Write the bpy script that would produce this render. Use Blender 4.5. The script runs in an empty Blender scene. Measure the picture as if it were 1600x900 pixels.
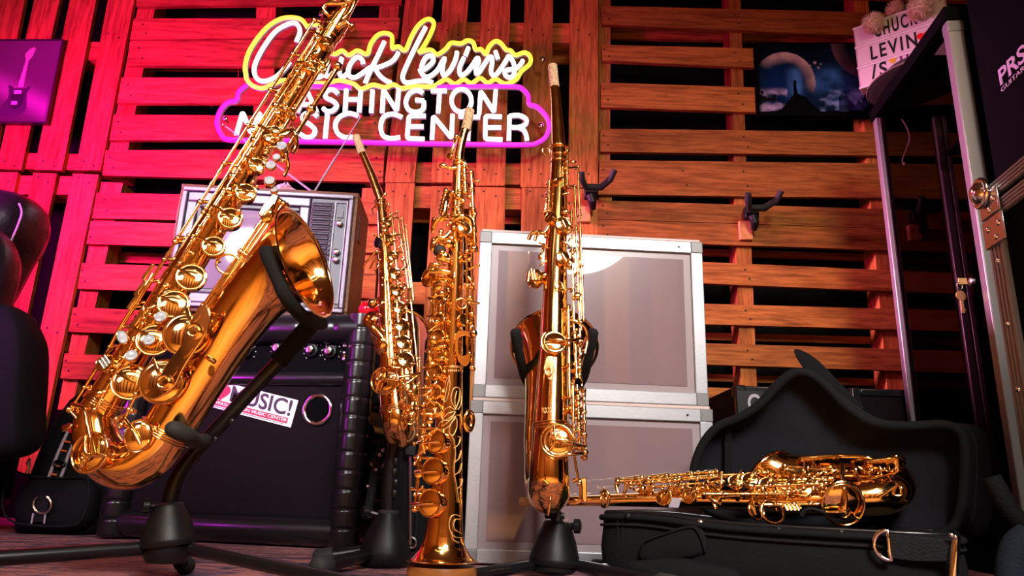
import bpy, math, random
from mathutils import Vector as V, Matrix
random.seed(7)
SC = bpy.context.scene
COL = SC.collection
PI = math.pi

# ------------------------------------------------------------------ camera
FPX, CAMZ = 1131.0, 0.155
PITCH, ROLL = math.radians(15.8), math.radians(1.9)
cF = V((0, math.cos(PITCH), math.sin(PITCH)))
cR0 = V((1, 0, 0)); cU0 = V((0, -math.sin(PITCH), math.cos(PITCH)))
cR = cR0*math.cos(ROLL) + cU0*math.sin(ROLL)
cU = -cR0*math.sin(ROLL) + cU0*math.cos(ROLL)
CAM = V((0, 0, CAMZ))

def ray(x, y): return cF + cR*((x-800)/FPX) - cU*((y-450)/FPX)
def P(x, y, Y):
    "point of the place seen at (x, y) of the photograph, Y metres into the room"
    d = ray(x, y); return CAM + d*(Y/d.y)
def PZ(x, y, z):
    d = ray(x, y); return CAM + d*((z-CAMZ)/d.z)
def PP(x, y, o, n):
    d = ray(x, y); return CAM + d*((o-CAM).dot(n)/d.dot(n))
def mpp(p): return (p-CAM).dot(cF)/FPX

cam_d = bpy.data.cameras.new('camera'); cam_d.sensor_width = 36; cam_d.lens = FPX/1600*36
cam_d.clip_start = 0.02
cam = bpy.data.objects.new('camera', cam_d); COL.objects.link(cam)
m3 = Matrix((cR, cU, -cF)).transposed()
cam.matrix_world = Matrix.Translation(CAM) @ m3.to_4x4()
SC.camera = cam

# ------------------------------------------------------------------ mesh builder
def perp(t):
    a = V((0, 0, 1)) if abs(t.z) < .9 else V((1, 0, 0))
    u = t.cross(a).normalized(); return u, t.cross(u).normalized()

class MB:
    def __init__(s): s.v = []; s.f = []
    def add(s, vs, fs):
        b = len(s.v); s.v += [V(p) for p in vs]; s.f += [tuple(i+b for i in q) for q in fs]
    def box(s, o, ux, uy, uz):
        "box from corner o along three full edge vectors"
        o = V(o); ux, uy, uz = V(ux), V(uy), V(uz)
        vs = [o, o+ux, o+ux+uy, o+uy, o+uz, o+ux+uz, o+ux+uy+uz, o+uy+uz]
        fs = [(0, 3, 2, 1), (4, 5, 6, 7), (0, 1, 5, 4), (1, 2, 6, 5), (2, 3, 7, 6), (3, 0, 4, 7)]
        if ux.cross(uy).dot(uz) < 0: fs = [tuple(reversed(q)) for q in fs]
        s.add(vs, fs)
    def prism(s, pts, ext):
        pts = [V(p) for p in pts]; ext = V(ext); n = len(pts)
        nn = V((0, 0, 0))
        for i in range(n): nn += pts[i].cross(pts[(i+1) % n])
        fs = [tuple(range(n)), tuple(range(2*n-1, n-1, -1))] + [(i, i+n, (i+1) % n+n, (i+1) % n) for i in range(n)]
        if nn.dot(ext) > 0: fs = [tuple(reversed(q)) for q in fs]
        s.add(pts+[p+ext for p in pts], fs)
    def rings(s, rows, closed_rows=False, cap0=False, cap1=False):
        n = len(rows[0]); m = len(rows); vs = [p for r in rows for p in r]; fs = []
        for j in range(m if closed_rows else m-1):
            a, b = j*n, ((j+1) % m)*n
            for i in range(n):
                k = (i+1) % n; fs.append((a+i, a+k, b+k, b+i))
        if cap0: fs.append(tuple(range(n-1, -1, -1)))
        if cap1: fs.append(tuple(range((m-1)*n, m*n)))
        s.add(vs, fs)
    def tube(s, path, rad, n=12, cap=True, closed=False, squash=None, tang=None):
        path = [V(p) for p in path]; m = len(path)
        if not hasattr(rad, '__len__'): rad = [rad]*m
        T = []
        for i in range(m):
            if closed: t = path[(i+1) % m]-path[i-1]
            else: t = path[min(i+1, m-1)]-path[max(i-1, 0)]
            T.append(t.normalized() if t.length > 1e-9 else V((0, 0, 1)))
        if tang:
            for k, t in tang.items(): T[k] = V(t).normalized()
        u, w = perp(T[0]); rows = []
        for i in range(m):
            u = (u - T[i]*u.dot(T[i]))
            u = u.normalized() if u.length > 1e-6 else perp(T[i])[0]
            w = T[i].cross(u)
            rows.append([path[i] + (u*math.cos(2*PI*k/n) + w*math.sin(2*PI*k/n))*rad[i] for k in range(n)])
        s.rings(rows, closed, cap and not closed, cap and not closed)
    def lathe(s, o, ax, prof, n=24, su=1.0, u=None):
        "profile of (radius, height) about axis ax from o"
        o = V(o); ax = V(ax).normalized()
        if u is None: u, w = perp(ax)
        else:
            u = V(u); u = (u-ax*u.dot(ax)).normalized(); w = ax.cross(u)
        rows = [[o + ax*h + (u*math.cos(2*PI*k/n)*su + w*math.sin(2*PI*k/n))*max(r, 1e-5) for k in range(n)] for r, h in prof]
        s.rings(rows, False, True, True)
    def ball(s, o, r, n=10, m=6, sc=(1, 1, 1), ax=None):
        o = V(o); rows = []
        A = Matrix.Identity(3)
        if ax is not None:
            a = V(ax).normalized(); u, w = perp(a); A = Matrix((u, w, a)).transposed()
        for j in range(m+1):
            t = PI*(j/m)*.998+.003; z = -math.cos(t); q = math.sin(t)
            rows.append([o + A @ V((q*math.cos(2*PI*k/n)*r*sc[0], q*math.sin(2*PI*k/n)*r*sc[1], z*r*sc[2])) for k in range(n)])
        s.rings(rows, False, True, True)
    def build(s, name, mat, parent=None, sharp=38, bevel=0, seg=2, base=None, subsurf=0):
        me = bpy.data.meshes.new(name); ob = bpy.data.objects.new(name, me); COL.objects.link(ob)
        if parent is not None: org = ORG[parent.name_full]; ob.parent = parent
        else:
            if base is None:
                lo = [min(p[i] for p in s.v) for i in range(3)]; hi = [max(p[i] for p in s.v) for i in range(3)]
                base = V(((lo[0]+hi[0])/2, (lo[1]+hi[1])/2, lo[2]))
            org = V(base); ob.location = org
        ORG[ob.name_full] = org
        me.from_pydata([tuple(p-org) for p in s.v], [], s.f); me.validate(); me.update()
        if sharp is not None:
            me.polygons.foreach_set('use_smooth', [True]*len(me.polygons))
            me.set_sharp_from_angle(angle=math.radians(sharp))
        me.materials.append(mat)
        if bevel:
            b = ob.modifiers.new('bevel', 'BEVEL'); b.width = bevel; b.segments = seg; b.limit_method = 'ANGLE'; b.angle_limit = math.radians(40)
        if subsurf:
            b = ob.modifiers.new('sub', 'SUBSURF'); b.levels = subsurf; b.render_levels = subsurf
        return ob
ORG = {}

def tag(o, label=None, cat=None, group=None, kind=None):
    if label: o['label'] = label
    if cat: o['category'] = cat
    if group: o['group'] = group
    if kind: o['kind'] = kind
    return o
def empty(name, loc, label=None, cat=None, group=None):
    o = bpy.data.objects.new(name, None); COL.objects.link(o); o.location = loc; o.empty_display_size = .05
    ORG[o.name_full] = V(loc); return tag(o, label, cat, group)

def catmull(pts, sub=6, closed=False):
    "pts: tuples of any length"
    n = len(pts); out = []
    rng = range(n if closed else n-1)
    for i in rng:
        g = (lambda k: pts[k % n]) if closed else (lambda k: pts[max(0, min(n-1, k))])
        p0, p1, p2, p3 = g(i-1), g(i), g(i+1), g(i+2)
        for j in range(sub):
            t = j/sub
            out.append(tuple(.5*(2*b+(c-a)*t+(2*a-5*b+4*c-d)*t*t+(3*b-a-3*c+d)*t**3) for a, b, c, d in zip(p0, p1, p2, p3)))
    if not closed: out.append(tuple(pts[-1]))
    return out

# ------------------------------------------------------------------ materials
def mat(name, col, rough=.5, metal=0, coat=0, emis=None, estr=0, trans=0, ior=1.45, sheen=0, spec=None):
    m = bpy.data.materials.new(name); m.use_nodes = True
    b = m.node_tree.nodes['Principled BSDF']
    b.inputs['Base Color'].default_value = (*col, 1); b.inputs['Roughness'].default_value = rough
    b.inputs['Metallic'].default_value = metal; b.inputs['Coat Weight'].default_value = coat
    b.inputs['Transmission Weight'].default_value = trans; b.inputs['IOR'].default_value = ior
    if sheen: b.inputs['Sheen Weight'].default_value = sheen
    if spec is not None: b.inputs['Specular IOR Level'].default_value = spec
    if emis: b.inputs['Emission Color'].default_value = (*emis, 1); b.inputs['Emission Strength'].default_value = estr
    return m
def nd(m, t, **k):
    n = m.node_tree.nodes.new(t)
    for a, v in k.items():
        if a.startswith('i_'): n.inputs[a[2:].replace('_', ' ')].default_value = v
        else: setattr(n, a, v)
    return n
def lk(m, a, b): m.node_tree.links.new(a, b)
def bsdf(m): return m.node_tree.nodes['Principled BSDF']
def ramp(m, stops):
    r = nd(m, 'ShaderNodeValToRGB'); e = r.color_ramp.elements
    while len(e) < len(stops): e.new(.5)
    for q, (p, c) in zip(e, stops): q.position = p; q.color = (*c, 1)
    return r
def noise_col(m, scale, stops, detail=4, vec=(1, 1, 1), bump=0, rough=.6, dist=.001, rnd=False, contrast=None):
    tc = nd(m, 'ShaderNodeTexCoord'); mp = nd(m, 'ShaderNodeMapping'); mp.inputs['Scale'].default_value = vec
    lk(m, tc.outputs['Object'], mp.inputs['Vector'])
    n = nd(m, 'ShaderNodeTexNoise'); n.inputs['Scale'].default_value = scale; n.inputs['Detail'].default_value = detail; n.inputs['Roughness'].default_value = rough
    if rnd:
        oi = nd(m, 'ShaderNodeObjectInfo'); mu = nd(m, 'ShaderNodeMath', operation='MULTIPLY'); mu.inputs[1].default_value = 37.0
        lk(m, oi.outputs['Random'], mu.inputs[0]); lk(m, mu.outputs[0], mp.inputs['Location'])
    lk(m, mp.outputs[0], n.inputs['Vector'])
    r = ramp(m, stops); lk(m, n.outputs['Fac'], r.inputs[0])
    if bump:
        b = nd(m, 'ShaderNodeBump'); b.inputs['Strength'].default_value = bump; b.inputs['Distance'].default_value = dist
        lk(m, n.outputs['Fac'], b.inputs['Height']); lk(m, b.outputs[0], bsdf(m).inputs['Normal'])
    return n, r, mp

def wood(name, vec, dark, lite, rough=.62, var=.5):
    m = mat(name, lite, rough, spec=.12)
    mid = tuple((a+b)/2 for a, b in zip(dark, lite))
    n, r, mp = noise_col(m, 9, [(.25, dark), (.45, mid), (.6, lite), (.8, mid)], 6, vec, .35, .65, .002, True)
    # knots / blotches
    n2 = nd(m, 'ShaderNodeTexNoise'); n2.inputs['Scale'].default_value = 3.0; n2.inputs['Detail'].default_value = 3
    mp2 = nd(m, 'ShaderNodeMapping'); mp2.inputs['Scale'].default_value = tuple(.35*a+.5 for a in vec); tc = nd(m, 'ShaderNodeTexCoord')
    lk(m, tc.outputs['Object'], mp2.inputs['Vector']); lk(m, mp2.outputs[0], n2.inputs['Vector'])
    r2 = ramp(m, [(.3, (.55, .5, .45)), (.5, (1, 1, 1))]); lk(m, n2.outputs['Fac'], r2.inputs[0])
    mx = nd(m, 'ShaderNodeMixRGB', blend_type='MULTIPLY'); mx.inputs[0].default_value = .8
    lk(m, r.outputs[0], mx.inputs[1]); lk(m, r2.outputs[0], mx.inputs[2])
    n3 = nd(m, 'ShaderNodeTexNoise'); n3.inputs['Scale'].default_value = 5.0; n3.inputs['Detail'].default_value = 5; n3.inputs['Roughness'].default_value = .7
    mp3 = nd(m, 'ShaderNodeMapping'); mp3.inputs['Scale'].default_value = tuple(.55*a_+.25 for a_ in vec); lk(m, tc.outputs['Object'], mp3.inputs['Vector']); lk(m, mp.outputs[0], n3.inputs['Vector'])
    lk(m, mp3.outputs[0], n3.inputs['Vector']); r3 = ramp(m, [(.60, (1, 1, 1)), (.68, (.42, .36, .32)), (.74, (.25, .2, .18))]); lk(m, n3.outputs['Fac'], r3.inputs[0])
    mx3 = nd(m, 'ShaderNodeMixRGB', blend_type='MULTIPLY'); mx3.inputs[0].default_value = .9; lk(m, mx.outputs[0], mx3.inputs[1]); lk(m, r3.outputs[0], mx3.inputs[2]); mx = mx3
    oi = nd(m, 'ShaderNodeObjectInfo'); hs = nd(m, 'ShaderNodeHueSaturation')
    mr = nd(m, 'ShaderNodeMapRange'); mr.inputs['To Min'].default_value = 1-var*.5; mr.inputs['To Max'].default_value = 1+var*.5
    lk(m, oi.outputs['Random'], mr.inputs['Value']); lk(m, mr.outputs[0], hs.inputs['Value']); lk(m, mx.outputs[0], hs.inputs['Color'])
    lk(m, hs.outputs[0], bsdf(m).inputs['Base Color'])
    return m

M = {}
D_, L_ = (.15, .045, .010), (.48, .175, .038)
M['wood_h'] = wood('pallet wood along x', (.7, 6, 9), D_, L_)
M['wood_v'] = wood('pallet wood along z', (9, 6, .7), D_, L_)
M['wood_block'] = wood('block wood', (3, 3, 3), (.5, .2, .06), (.75, .36, .13))
M['peg_wood'] = wood('peg wood', (2, 2, 8), (.10, .032, .008), (.22, .08, .022), .4, .1)
M['tv_wood'] = wood('walnut veneer', (.7, 6, 9), (.05, .018, .008), (.13, .05, .02), .35, .1)
M['deck_wood'] = wood('plank floor wood', (.6, 5, 5), (.34, .14, .035), (.72, .36, .11), .4, .5)
M['panel_wood'] = wood('plank wall wood', (.6, 5, 6), (.30, .12, .035), (.62, .29, .10), .5, .4)
M['panel_wood_v'] = wood('upright plank wood', (6, 5, .6), (.30, .12, .035), (.62, .29, .10), .5, .6)
def goldmat(name, col, r0, r1):
    m = mat(name, col, r0, 1)
    tc = nd(m, 'ShaderNodeTexCoord'); n = nd(m, 'ShaderNodeTexNoise'); n.inputs['Scale'].default_value = 40; n.inputs['Detail'].default_value = 3
    lk(m, tc.outputs['Object'], n.inputs['Vector'])
    mr = nd(m, 'ShaderNodeMapRange'); mr.inputs['To Min'].default_value = r0; mr.inputs['To Max'].default_value = r1
    lk(m, n.outputs['Fac'], mr.inputs['Value']); lk(m, mr.outputs[0], bsdf(m).inputs['Roughness'])
    return m
M['gold'] = goldmat('gold lacquer', (.95, .57, .20), .05, .15)
M['gold_key'] = goldmat('key gold lacquer', (1.0, .66, .27), .05, .13)
M['engrave'] = mat('engraved brass', (.8, .62, .30), .5, .85)
M['steel'] = mat('polished steel', (.72, .7, .68), .15, 1)
M['blue_steel'] = mat('needle spring steel', (.1, .1, .2), .3, 1)
M['pearl'] = mat('mother of pearl', (.5, .54, .58), .2, 0, .3)
noise_col(M['pearl'], 90, [(.3, (.26, .29, .33)), (.6, (.40, .43, .46))], 2); lk(M['pearl'], M['pearl'].node_tree.nodes['Color Ramp'].outputs[0], bsdf(M['pearl']).inputs['Base Color'])
M['cork'] = mat('cork', (.5, .33, .19), .85)
n, r, _ = noise_col(M['cork'], 260, [(.35, (.26, .15, .08)), (.55, (.56, .38, .22))], 3, bump=.4); lk(M['cork'], r.outputs[0], bsdf(M['cork']).inputs['Base Color'])
M['black_plastic'] = mat('black moulded plastic', (.005, .005, .0055), .42, spec=.3)
n, r, _ = noise_col(M['black_plastic'], 700, [(0, (0, 0, 0)), (1, (1, 1, 1))], 2, bump=.25)
M['black_tube'] = mat('black painted tube', (.005, .005, .006), .3, 0, .05, spec=.35)
M['foam'] = mat('black foam sleeve', (.008, .008, .008), .9, spec=.25)
M['rubber'] = mat('black rubber', (.015, .015, .015), .75)
M['vinyl'] = mat('black vinyl', (.006, .006, .007), .25, 0, .1)
n, r, _ = noise_col(M['vinyl'], 400, [(0, (0, 0, 0)), (1, (1, 1, 1))], 2, bump=.12)
M['leather'] = mat('black leather', (.008, .008, .010), .33)
n, r, _ = noise_col(M['leather'], 40, [(0, (0, 0, 0)), (1, (1, 1, 1))], 5, bump=.5, dist=.004)
def cloth(name, col, k=1200, b=.5):
    m = mat(name, col, .85, spec=.2)
    tc = nd(m, 'ShaderNodeTexCoord'); w = nd(m, 'ShaderNodeTexVoronoi'); w.inputs['Scale'].default_value = k
    lk(m, tc.outputs['Object'], w.inputs['Vector']); bp = nd(m, 'ShaderNodeBump'); bp.inputs['Strength'].default_value = b; bp.inputs['Distance'].default_value = .001
    lk(m, w.outputs['Distance'], bp.inputs['Height']); lk(m, bp.outputs[0], bsdf(m).inputs['Normal'])
    return m
M['nylon'] = cloth('black nylon weave', (.0030, .0031, .0040), 500)
M['plush'] = cloth('dark plush lining', (.0062, .0062, .0098), 900, .8)
M['trimcloth'] = cloth('black binding', (.004, .004, .0045), 900)
M['grille'] = cloth('dark speaker cloth', (.0075, .005, .007), 420, .9)
bsdf(M['grille']).inputs['Specular IOR Level'].default_value = .06
M['webbing'] = cloth('black webbing', (.007, .007, .008), 300, .9)
M['blue_cloth'] = cloth('blue padded cloth', (.006, .011, .018), 300)
M['alu'] = mat('brushed aluminium', (.62, .64, .67), .34, .55)
n, r, _ = noise_col(M['alu'], 60, [(.3, (.36, .375, .40)), (.7, (.50, .52, .55))], 3, (1, 1, 30)); lk(M['alu'], r.outputs[0], bsdf(M['alu']).inputs['Base Color'])
M['alu_post'] = mat('satin aluminium post', (.30, .29, .29), .36, .6)
M['alu_dark'] = mat('grey corner cap', (.17, .17, .17), .45, .3)
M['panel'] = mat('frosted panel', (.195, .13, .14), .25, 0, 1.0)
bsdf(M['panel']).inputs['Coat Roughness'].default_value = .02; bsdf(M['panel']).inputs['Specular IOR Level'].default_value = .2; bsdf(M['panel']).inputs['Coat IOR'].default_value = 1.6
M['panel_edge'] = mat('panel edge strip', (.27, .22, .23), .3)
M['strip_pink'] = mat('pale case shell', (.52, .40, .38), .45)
M['screen'] = mat('grey crt glass', (.17, .15, .18), .07, 0, 1.0, ior=1.6)
M['bezel'] = mat('silver lavender plastic', (.105, .095, .115), .35, .2)
M['bezel_dark'] = mat('dark bezel', (.02, .02, .025), .4)
M['tv_panel'] = mat('grey tv panel', (.03, .03, .035), .4, .2)
M['chrome'] = mat('chrome', (.8, .8, .82), .08, 1)
M['nickel'] = mat('nickel', (.62, .58, .56), .25, 1)
M['brass'] = mat('brass key', (.62, .42, .14), .3, 1)
M['black'] = mat('matte black', (.002, .002, .0022), .9, spec=.03)
M['black_wall'] = mat('black painted wall', (.003, .003, .003), .9, spec=.1)
M['ceiling_tan'] = mat('tan ceiling', (.16, .12, .09), .8)
M['brown_wall'] = mat('dark brown wall', (.09, .045, .02), .7)
M['dark_panel'] = mat('black laminate', (.002, .002, .0023), .8, spec=.04)
M['white'] = mat('white print', (.8, .78, .8), .5)
M['logo_grey'] = mat('grey logo print', (.33, .30, .36), .5)
M['red'] = mat('red print', (.75, .01, .015), .45)
M['red_gloss'] = mat('red gloss', (.6, .004, .01), .15, 0, .5)
M['ink'] = mat('black ink', (.012, .012, .014), .5)
M['yellow_ink'] = mat('yellow ink', (.75, .5, .02), .5)
M['purple_ink'] = mat('purple ink', (.16, .01, .16), .5)
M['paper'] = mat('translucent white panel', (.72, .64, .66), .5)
M['fluff'] = mat('cream pompom yarn', (.72, .58, .42), .9, sheen=.3)
M['fluff_pink'] = mat('pink cream pompom yarn', (.72, .46, .36), .9, sheen=.3)
M['felt'] = mat('dark felt', (.02, .015, .013), .9)
M['felt_edge'] = mat('felt binding', (.11, .075, .055), .8)
M['nail'] = mat('nail head', (.02, .015, .012), .5, .6)
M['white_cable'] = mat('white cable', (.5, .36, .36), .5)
M['orange_thread'] = mat('orange thread', (.7, .12, .03), .6)
M['grey_piping'] = mat('reflective grey piping', (.42, .34, .42), .5)
M['acrylic'] = mat('clear acrylic', (1, 1, 1), .03, trans=1, ior=1.12)
M['wrap'] = mat('clear plastic wrap', (.9, .8, .85), .15, trans=.75, ior=1.2)
def glass(name, tint, w):
    m = bpy.data.materials.new(name); m.use_nodes = True; t = m.node_tree; t.nodes.clear()
    o = t.nodes.new('ShaderNodeOutputMaterial'); mx = t.nodes.new('ShaderNodeMixShader'); tr = t.nodes.new('ShaderNodeBsdfTransparent'); gl = t.nodes.new('ShaderNodeBsdfGlossy')
    tr.inputs[0].default_value = (*tint, 1); gl.inputs['Roughness'].default_value = .03; gl.inputs[0].default_value = (1, 1, 1, 1)
    fr = t.nodes.new('ShaderNodeFresnel'); fr.inputs[0].default_value = w
    t.links.new(fr.outputs[0], mx.inputs[0]); t.links.new(tr.outputs[0], mx.inputs[1]); t.links.new(gl.outputs[0], mx.inputs[2]); t.links.new(mx.outputs[0], o.inputs[0])
    return m
M['glass'] = glass('cabinet glass', (.60, .57, .57), 1.015)
M['clear_sheet'] = glass('clear acrylic sheet', (.97, .97, .97), 1.12)
def emit(name, col, s):
    return mat(name, tuple(.6*c+.05 for c in col), .4, emis=col, estr=s)
M['neon_white'] = emit('white neon flex', (1, .98, 1), 2.6)
M['neon_yellow'] = emit('yellow neon flex', (1, .80, .03), 1.7)
M['neon_pink'] = emit('pink neon flex', (1, .008, .55), 1.6)
M['neon_back'] = mat('grey neon channel', (.3, .27, .29), .5)

# carpet
m = mat('patterned carpet', (.2, .1, .1), .95)
n, r, mp = noise_col(m, 6.5, [(.36, (.012, .013, .04)), (.44, (.04, .035, .075)), (.48, (.26, .085, .095)), (.56, (.38, .15, .12)), (.60, (.05, .035, .07)), (.68, (.30, .11, .10))], 6, (.8, 2.3, 1), .7, .68, .004)
n.inputs['Distortion'].default_value = 1.4
lk(m, r.outputs[0], bsdf(m).inputs['Base Color']); M['carpet'] = m

# ------------------------------------------------------------------ printed pictures: per-point print colours on a flat sheet
def paint(name, TL, TR, BR, BL, nx, ny, fn, matl, parent=None):
    me = bpy.data.meshes.new(name); ob = bpy.data.objects.new(name, me); COL.objects.link(ob)
    if parent is not None: org = ORG[parent.name_full]; ob.parent = parent
    else: org = (BL+BR)/2; ob.location = org
    ORG[ob.name_full] = org
    vs, cs = [], []
    for j in range(ny+1):
        for i in range(nx+1):
            u, v = i/nx, j/ny
            vs.append(tuple((TL*(1-u)+TR*u)*(1-v)+(BL*(1-u)+BR*u)*v-org)); cs += [*fn(u, v), 1.0]
    fs = [(j*(nx+1)+i, (j+1)*(nx+1)+i, (j+1)*(nx+1)+i+1, j*(nx+1)+i+1) for j in range(ny) for i in range(nx)]
    me.from_pydata(vs, [], fs)
    a = me.color_attributes.new('print', 'FLOAT_COLOR', 'POINT'); a.data.foreach_set('color', cs)
    me.materials.append(matl); return ob
m = mat('printed sheet', (1, 1, 1), .4, spec=.08); a = nd(m, 'ShaderNodeAttribute'); a.attribute_name = 'print'; lk(m, a.outputs['Color'], bsdf(m).inputs['Base Color']); M['print'] = m

# ------------------------------------------------------------------ lettering
def text_mb(body, o, ux, uy, w=None, h=None, thick=.0008, shear=0, bold=0, space=1):
    "lettering fitted to width w / height h (m), lower-left at o, along ux, up uy"
    cu = bpy.data.curves.new('t', 'FONT'); cu.body = body; cu.shear = shear; cu.offset = bold; cu.space_character = space; cu.resolution_u = 4
    ob = bpy.data.objects.new('t', cu); COL.objects.link(ob)
    dg = bpy.context.evaluated_depsgraph_get(); me = bpy.data.meshes.new_from_object(ob.evaluated_get(dg))
    bpy.data.objects.remove(ob)
    xs = [v.co.x for v in me.vertices]; ys = [v.co.y for v in me.vertices]
    x0, x1, y0, y1 = min(xs), max(xs), min(ys), max(ys)
    sx = w/(x1-x0) if w else h/(y1-y0); sy = h/(y1-y0) if h else sx
    ux, uy = V(ux).normalized(), V(uy).normalized(); n = ux.cross(uy)
    b = MB()
    top = [o + ux*(v.co.x-x0)*sx + uy*(v.co.y-y0)*sy + n*thick for v in me.vertices]
    b.add(top, [tuple(p.vertices) for p in me.polygons])
    ec = {}
    for p in me.polygons:
        q = list(p.vertices)
        for i in range(len(q)):
            k = (q[i], q[(i+1) % len(q)]); ec[k] = 1
    k0 = len(b.v); b.v += [t-n*thick for t in top]
    for (i, j) in ec:
        if (j, i) not in ec: b.f.append((j, i, i+k0, j+k0))
    bpy.data.meshes.remove(me); bpy.data.curves.remove(cu)
    return b
# ------------------------------------------------------------------ room shell
XL, XR, YF, YB, ZT = -2.7, 2.5, -2.6, 2.97, 2.7
def shell(name, o, a, b, c, matl):
    q = MB(); q.box(o, a, b, c); return tag(q.build(name, matl, base=V(o)), kind='structure')
shell('floor', (XL, YF, -.05), (XR-XL, 0, 0), (0, YB-YF, 0), (0, 0, .05), M['carpet'])
shell('wall_back', (XL, YB, 0), (XR-XL, 0, 0), (0, .05, 0), (0, 0, ZT), M['black_wall'])
shell('wall_left', (XL-.05, YF, 0), (.05, 0, 0), (0, YB-YF, 0), (0, 0, ZT), M['panel_wood'])
shell('wall_right', (XR, YF, 0), (.05, 0, 0), (0, YB-YF, 0), (0, 0, ZT), M['brown_wall'])
shell('ceiling', (XL, YF, ZT), (XR-XL, 0, 0), (0, YB-YF, 0), (0, 0, .05), M['ceiling_tan'])
shell('wall_front', (XL, YF-.05, 0), (XR-XL, 0, 0), (0, .05, 0), (0, 0, ZT), M['black_wall'])
for k in range(12):
    shell('trim_%d' % (k+1), (XL+.1+k*.43, YF, 0), (.22, 0, 0), (0, .02, 0), (0, 0, ZT), M['panel_wood_v'])  # unseen planks, spaced with dark gaps to give the gold striped reflections

for k in range(16):
    shell('trim_%d' % (k+13), (XL+.05, .86-(k+1)*.2, 0), (XR-XL-.1, 0, 0), (0, .194, 0), (0, 0, .006), M['deck_wood'])

# ------------------------------------------------------------------ pallets on the back wall
YW = 2.75
def quad_board(root, q, horiz, Y=YW, th=.02, name='board', nails=()):
    b = MB(); pts = [P(x, y, Y) for x, y in q]
    b.prism(pts, V((0, th, 0)))
    o = b.build(name, M['wood_h' if horiz else 'wood_v'], root, sharp=30)
    for (x, y) in nails:
        nb = MB(); nb.lathe(P(x, y, Y), V((0, -1, 0)), [(.0042, -.001), (.0042, .0006), (.002, .0012)], 8); nb.build('nail', M['nail'], root)
    return o
def lerp(a, b, t): return (a[0]+(b[0]-a[0])*t, a[1]+(b[1]-a[1])*t)
def hboard(root, q, at=(), Y=YW):
    "q: TL TR BR BL; at: x px of the nail pairs"
    n = []
    for x in at:
        t = (x-q[0][0])/(q[1][0]-q[0][0]); a, c = lerp(q[0], q[1], t), lerp(q[3], q[2], t)
        for s, dx in ((.28, -3), (.7, 4)): p = lerp(a, c, s); n.append((p[0]+dx, p[1]))
    return quad_board(root, q, True, Y, nails=n)
def vboard(root, q, at=(), Y=YW):
    n = []
    for y in at:
        t = (y-q[0][1])/(q[3][1]-q[0][1]); a, c = lerp(q[0], q[3], t), lerp(q[1], q[2], t)
        for s, dy in ((.28, -3), (.68, 4)): p = lerp(a, c, s); n.append((p[0], p[1]+dy))
    return quad_board(root, q, False, Y, nails=n)
def stringer(root, q, horiz): return quad_board(root, q, horiz, YW+.021, .095, 'stringer')
def rear(root, q, horiz): return quad_board(root, q, horiz, YW+.118, .018, 'rear_board')
def pallet(label, x, y):
    p = P(x, y, YW); return empty('wooden_pallet', p, label, 'pallet', 'wooden pallets covering the back wall')

r = pallet('red-lit wooden pallet of upright boards behind the guitar poster', 60, 268)
vboard(r, [(-34, -60), (50, -60), (-13, 264), (-90, 264)])
vboard(r, [(67, -60), (107, -60), (33, 265), (-6, 264)], (255,))
vboard(r, [(122, -60), (162, -60), (97, 266), (53, 265)], (255,))
vboard(r, [(180, -60), (222, -60), (157, 266), (118, 266)], (255, 55))
stringer(r, [(-60, 62), (196, 66), (190, 94), (-60, 90)], True)
stringer(r, [(-60, 238), (160, 241), (155, 266), (-60, 263)], True)
r = pallet('red-lit wooden pallet of upright boards behind the black chair', 60, 660)
vboard(r, [(-12, 269), (28, 269), (-60, 690), (-100, 690)], (280,))
vboard(r, [(52, 270), (89, 271), (7, 660), (-30, 660)], (280,))
vboard(r, [(114, 271), (154, 273), (54, 740), (16, 740)], (280, 515))
stringer(r, [(-60, 273), (150, 276), (144, 305), (-60, 302)], True)
stringer(r, [(-60, 515), (98, 520), (92, 546), (-60, 541)], True)

r = pallet('red-lit wooden pallet of level boards behind the cursive end of the neon sign', 400, 275)
hboard(r, [(213, -25), (630, -32), (627, 4), (213, 10)], (232, 415))
hboard(r, [(209, 29), (625, 28), (621, 57), (203, 62)], (228, 412, 606))
hboard(r, [(203, 64.5), (618, 61), (612, 105), (198, 102)], (222, 604))
hboard(r, [(190, 121), (612, 122), (606, 162), (183, 161)], (205,))
hboard(r, [(178, 179), (604, 182), (600, 218), (171, 219)], (190, 590))
hboard(r, [(165, 235), (601, 232), (598, 285), (160, 274)], (176, 592))
stringer(r, [(224, -30), (250, -30), (192, 276), (161, 275)], False)
stringer(r, [(402, -30), (432, -30), (424, 280), (393, 280)], False)
stringer(r, [(597, -30), (627, -30), (598, 284), (568, 284)], False)
rear(r, [(200, 92), (612, 94), (610, 110), (196, 108)], True)
r = pallet('red-lit wooden pallet of level boards behind the old television', 350, 615)
hboard(r, [(151, 301), (597, 310), (594, 350), (144, 341)], (168,))
hboard(r, [(142, 345), (593, 358), (590, 395), (135, 381)], (142,))
hboard(r, [(128, 411), (588, 428), (585, 466), (121, 451)], (134,))
hboard(r, [(114, 480), (582, 500), (579, 540), (107, 518)], (122,))
hboard(r, [(101, 552), (576, 575), (573, 615), (94, 591)], (108,))
stringer(r, [(158, 284), (192, 286), (112, 640), (90, 640)], False)
stringer(r, [(385, 289), (415, 289), (390, 640), (362, 640)], False)
stringer(r, [(566, 294), (597, 294), (571, 640), (545, 640)], False)
rear(r, [(140, 392), (586, 408), (585, 424), (138, 408)], True)

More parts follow.
